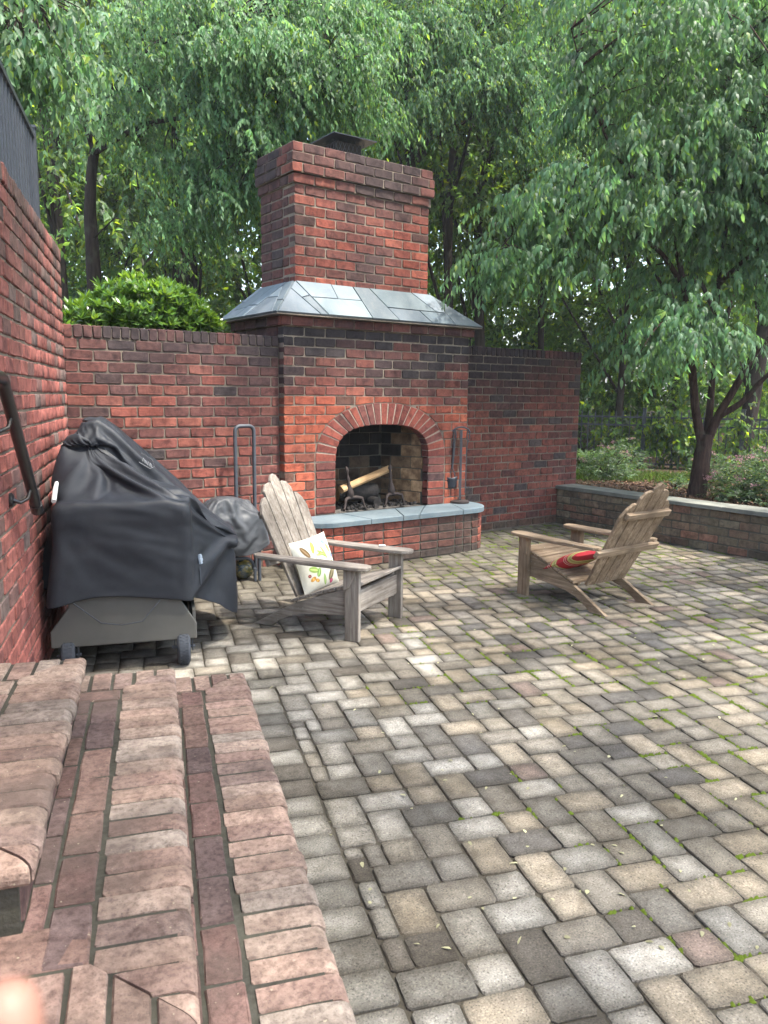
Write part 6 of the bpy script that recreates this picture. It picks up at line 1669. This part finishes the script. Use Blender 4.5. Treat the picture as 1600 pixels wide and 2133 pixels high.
# vine on the fence
vp = []
for px, py, rx, ry, w in ((1400, 905, 40, 45, 1), (1370, 890, 30, 30, .8), (1430, 930, 26, 28, .8), (1530, 900, 30, 40, .6), (1270, 900, 40, 25, .5)):
    C = on_plane(px, py, FA + fn * .08, fn); s_ = np.linalg.norm(C - CAM) / FPX; n = int(70 * w); vp.append(C + G.normal(0, .5, (n, 1)) * fd * rx * s_ * 1.2 + G.normal(0, .5, (n, 1)) * ZD * ry * s_ + G.normal(0, .06, (n, 3)))
vp = np.concatenate(vp); vp[:, 2] = np.maximum(vp[:, 2], GB + .05)
vr = np.array((*(FA + fd * 3)[:2], GB)); VN = empty('climbing_vine', tuple(vr)); tag(VN, 'bright leafy vine climbing through the iron fence pickets', 'vine')
leaf_obj('leaves', [spray_leaves(vp, unit(G.normal(0, .5, vp.shape) - HF * .6), .22, 9, .5, .085, .05, .6, .5, tinter(.25, .25, .25), False, .35)], M['leaf_wood'], VN, vr)

# --- planted bed: lilies, spirea, lawn strip, mulch
def shrub(name, label, c, rad, n, L, Wd, flowers=0, stems=8, mat='leaf_bed'):
    c = np.asarray(c, float); T = empty(name, tuple(c)); tag(T, label, 'shrub'); k_ = n
    q = unit(G.normal(0, 1, (k_, 3))) * G.random((k_, 1)) ** .4; q[:, 2] = np.abs(q[:, 2]); S0 = c + q * np.asarray(rad); D0 = unit(q * np.array((1, 1, .6)) + np.array((0, 0, .5)) + G.normal(0, .35, q.shape))
    leaf_obj('foliage', [spray_leaves(S0, D0, .16, 10, .25, L, Wd, .15, .6, tinter(.22, .25, .08), False, .3)], M[mat], T, c)
    b = MB(c)
    for i in range(stems):
        a = 2 * math.pi * i / stems; b.tube([c, c + np.array((.4 * rad[0] * math.cos(a), .4 * rad[1] * math.sin(a), .5 * rad[2])), c + np.array((.75 * rad[0] * math.cos(a), .75 * rad[1] * math.sin(a), .85 * rad[2]))], [.008, .006, .003], 5)
    b.build('stems', M['bark'], T)
    if flowers:
        q = unit(G.normal(0, 1, (flowers, 3))); q[:, 2] = np.abs(q[:, 2]) * .8 + .2; C = c + q * np.asarray(rad) * 1.12; C[:, 2] += .05; m = 26
        P = (C[:, None] + G.normal(0, 1, (flowers, m, 3)) * np.array((.024, .024, .010))).reshape(-1, 3); tn = np.clip(1 + G.normal(0, .2, (len(P), 1)), .5, 1.5) * np.array((1, .95, 1.0)); fl_ = leaf_obj('flowers', [leaf_arrays(P, unit(G.normal(0, 1, P.shape) + np.array((0, 0, .6))), G.normal(0, 1, P.shape), .016, .013, tn)], M['petal'], T, c); fl_['kind'] = 'stuff'
    return T
for i, (px, py, rad, n, fl, lab) in enumerate([(1560, 1045, (.42, .42, .42), 320, 26, 'pink flowering spirea bush next to the hosta by the low wall'), (1640, 1050, (.5, .5, .55), 320, 26, 'tallest pink flowering spirea bush beyond the hosta along the low wall'), (1490, 1005, (.34, .34, .34), 200, 10, 'sparse spirea bush behind the reddish forked trunk'), (1585, 1000, (.5, .5, .40), 260, 16, 'faded pink spirea bush between fence and hosta'),
     (1262, 1000, (.36, .36, .40), 260, 6, 'rounded grey green spirea bush beside the wall end'), (1300, 985, (.30, .30, .46), 160, 6, 'taller thin spirea bush against the iron fence'), (1405, 1020, (.13, .13, .12), 40, 0, 'small weed clump at the foot of the forked trunk')]):
    c = at_z(px, py, GB); shrub('flowering_shrub' if fl else 'weed_clump', lab, c, np.array(rad) * .9, n, .045, .016, fl)
# lily clump
lc_ = at_z(1222, 985, GB); LC = empty('lily_clump', tuple(lc_)); tag(LC, 'clump of arching strap leaves at the end of the sooty brick wall', 'plant')
n = 150; az = G.uniform(0, 6.28, n); P0 = lc_ + G.normal(0, .07, (n, 3)) * np.array((1, 1, 0)); hor = np.stack([np.cos(az), np.sin(az), 0 * az], 1); ln_ = G.uniform(.35, .62, n); seg_ = 5; V_, F_ = [], []
for i in range(n):
    sd_ = np.cross(hor[i], ZD); 
    for j in range(seg_ + 1):
        t = j / seg_; p_ = P0[i] + hor[i] * ln_[i] * .62 * t ** 1.5 + ZD * ln_[i] * (1.15 * t - .62 * t ** 2.4); w_ = .011 * (1 - t ** 2) + .001; V_ += [p_ + sd_ * w_, p_ - sd_ * w_]
    b0 = i * (seg_ + 1) * 2
    for j in range(seg_): a = b0 + 2 * j; F_ += [a, a + 1, a + 3, a, a + 3, a + 2]
leaf_obj('leaves', [(np.array(V_), np.array(F_), np.repeat(np.clip(1 + G.normal(0, .2, (n, 1)), .5, 1.5) * np.array((1, 1, .9)), (seg_ + 1) * 2, 0))], M['leaf_bed'], LC, lc_)
# hosta
hc = at_z(1535, 1048, GB); HO = empty('hosta', tuple(hc)); tag(HO, 'broad pale green hosta leaves leaning over the slate coping', 'plant')
an = np.arange(11) * 2.4; D = np.stack([np.cos(an), np.sin(an), .55 + .3 * np.sin(an * 3)], 1); leaf_obj('leaves', [leaf_arrays(np.repeat(hc[None], 11, 0) + ZD * .05 + D * .04, D, np.tile(ZD, (11, 1)) + G.normal(0, .2, (11, 3)), .20, .10, np.tile(np.array((1.5, 1.45, 1.4)), (11, 1)), True, .3)], M['leaf_bed'], HO, hc)
# lawn strip
n = 16000; x = G.uniform(4.6, 7.6, n); y = G.uniform(-2.2, 2.2, n); cx = (x - 6.0) / 1.5; Pp = np.stack([x, y, np.full(n, GB + .015)], 1); keep = np.abs(((Pp - np.array((5.85, .35, GB))) @ np.array((.66, .75, 0)))) < .55; Pp = Pp[keep]; n = len(Pp)
D = unit(np.array((0, 0, 1.0)) + G.normal(0, .35, (n, 3))); tn = np.clip(1 + G.normal(0, .22, (n, 1)), .5, 1.6) * np.array((1.1, 1, .8))
tag(leaf_obj('grass', [leaf_arrays(Pp, D, G.normal(0, 1, (n, 3)), G.uniform(.05, .10, n), .008, tn)], M['grass']), 'strip of bright lawn grass before the iron fence', 'grass', kind='stuff')
n = 3500; Pp = np.stack([G.uniform(4.0, 6.2, n), G.uniform(-2.2, .9, n), np.full(n, GB + .02) + G.uniform(-.01, .02, n)], 1); l = np.clip(1 + G.normal(0, .4, (n, 1)), .3, 2.4)
tag(leaf_obj('mulch', [leaf_arrays(Pp, unit(G.normal(0, 1, (n, 3)) * np.array((1, 1, .3))), G.normal(0, .4, (n, 3)) + ZD, G.uniform(.03, .075, n), .016, l * np.array((1, .92, .85)))], M['mulch']), 'brown shredded bark mulch along the low wall', 'mulch', kind='stuff')
# fallen bits on the paving
n = 130; Pp = []
while len(Pp) < n:
    q = at_z(G.uniform(480, 1600), 1080 + 900 * G.random() ** 2.2, .004)
    if q[0] < 3.6 and q[1] < .2 and (q - O2) @ VD > 1.1 and not (-.1 < q[0] < 2.1 and q[1] > -.45): Pp.append(q)
Pp = np.array(Pp)
tag(leaf_obj('leaf_litter', [leaf_arrays(Pp, unit(G.normal(0, 1, (n, 3)) * np.array((1, 1, .08))), ZD + G.normal(0, .15, (n, 3)), G.uniform(.012, .030, n), G.uniform(.006, .013, n), np.clip(1 + G.normal(0, .3, (n, 1)), .4, 1.8) * np.ones(3), True)], M['litter']), 'scattered pale fallen leaves and seeds on the pavers', 'fallen leaves', kind='stuff')
# ------------------------------------------------------------------ soft summer haze under the trees
hz = MB(); hz.box((-160, -160, -1.1), (160, 160, 20.0)); ho_ = hz.build('haze', None)
hm_ = bpy.data.materials.new('haze_air'); hm_.use_nodes = True; nt = hm_.node_tree; nt.nodes.remove(nt.nodes['Principled BSDF'])
pv_ = nt.nodes.new('ShaderNodeVolumePrincipled'); pv_.inputs['Color'].default_value = (.90, .96, 1.0, 1); pv_.inputs['Density'].default_value = .0014; pv_.inputs['Anisotropy'].default_value = .25
nt.links.new(pv_.outputs[0], nt.nodes['Material Output'].inputs['Volume']); ho_.data.materials.append(hm_)
tag(ho_, 'pale summer haze hanging under the trees', 'haze', kind='stuff')
# ------------------------------------------------------------------ to metres
for o in list(bpy.data.objects):
    if o.parent is None and o.type in ('MESH', 'EMPTY'):
        o.location = o.location * S; o.scale = o.scale * S
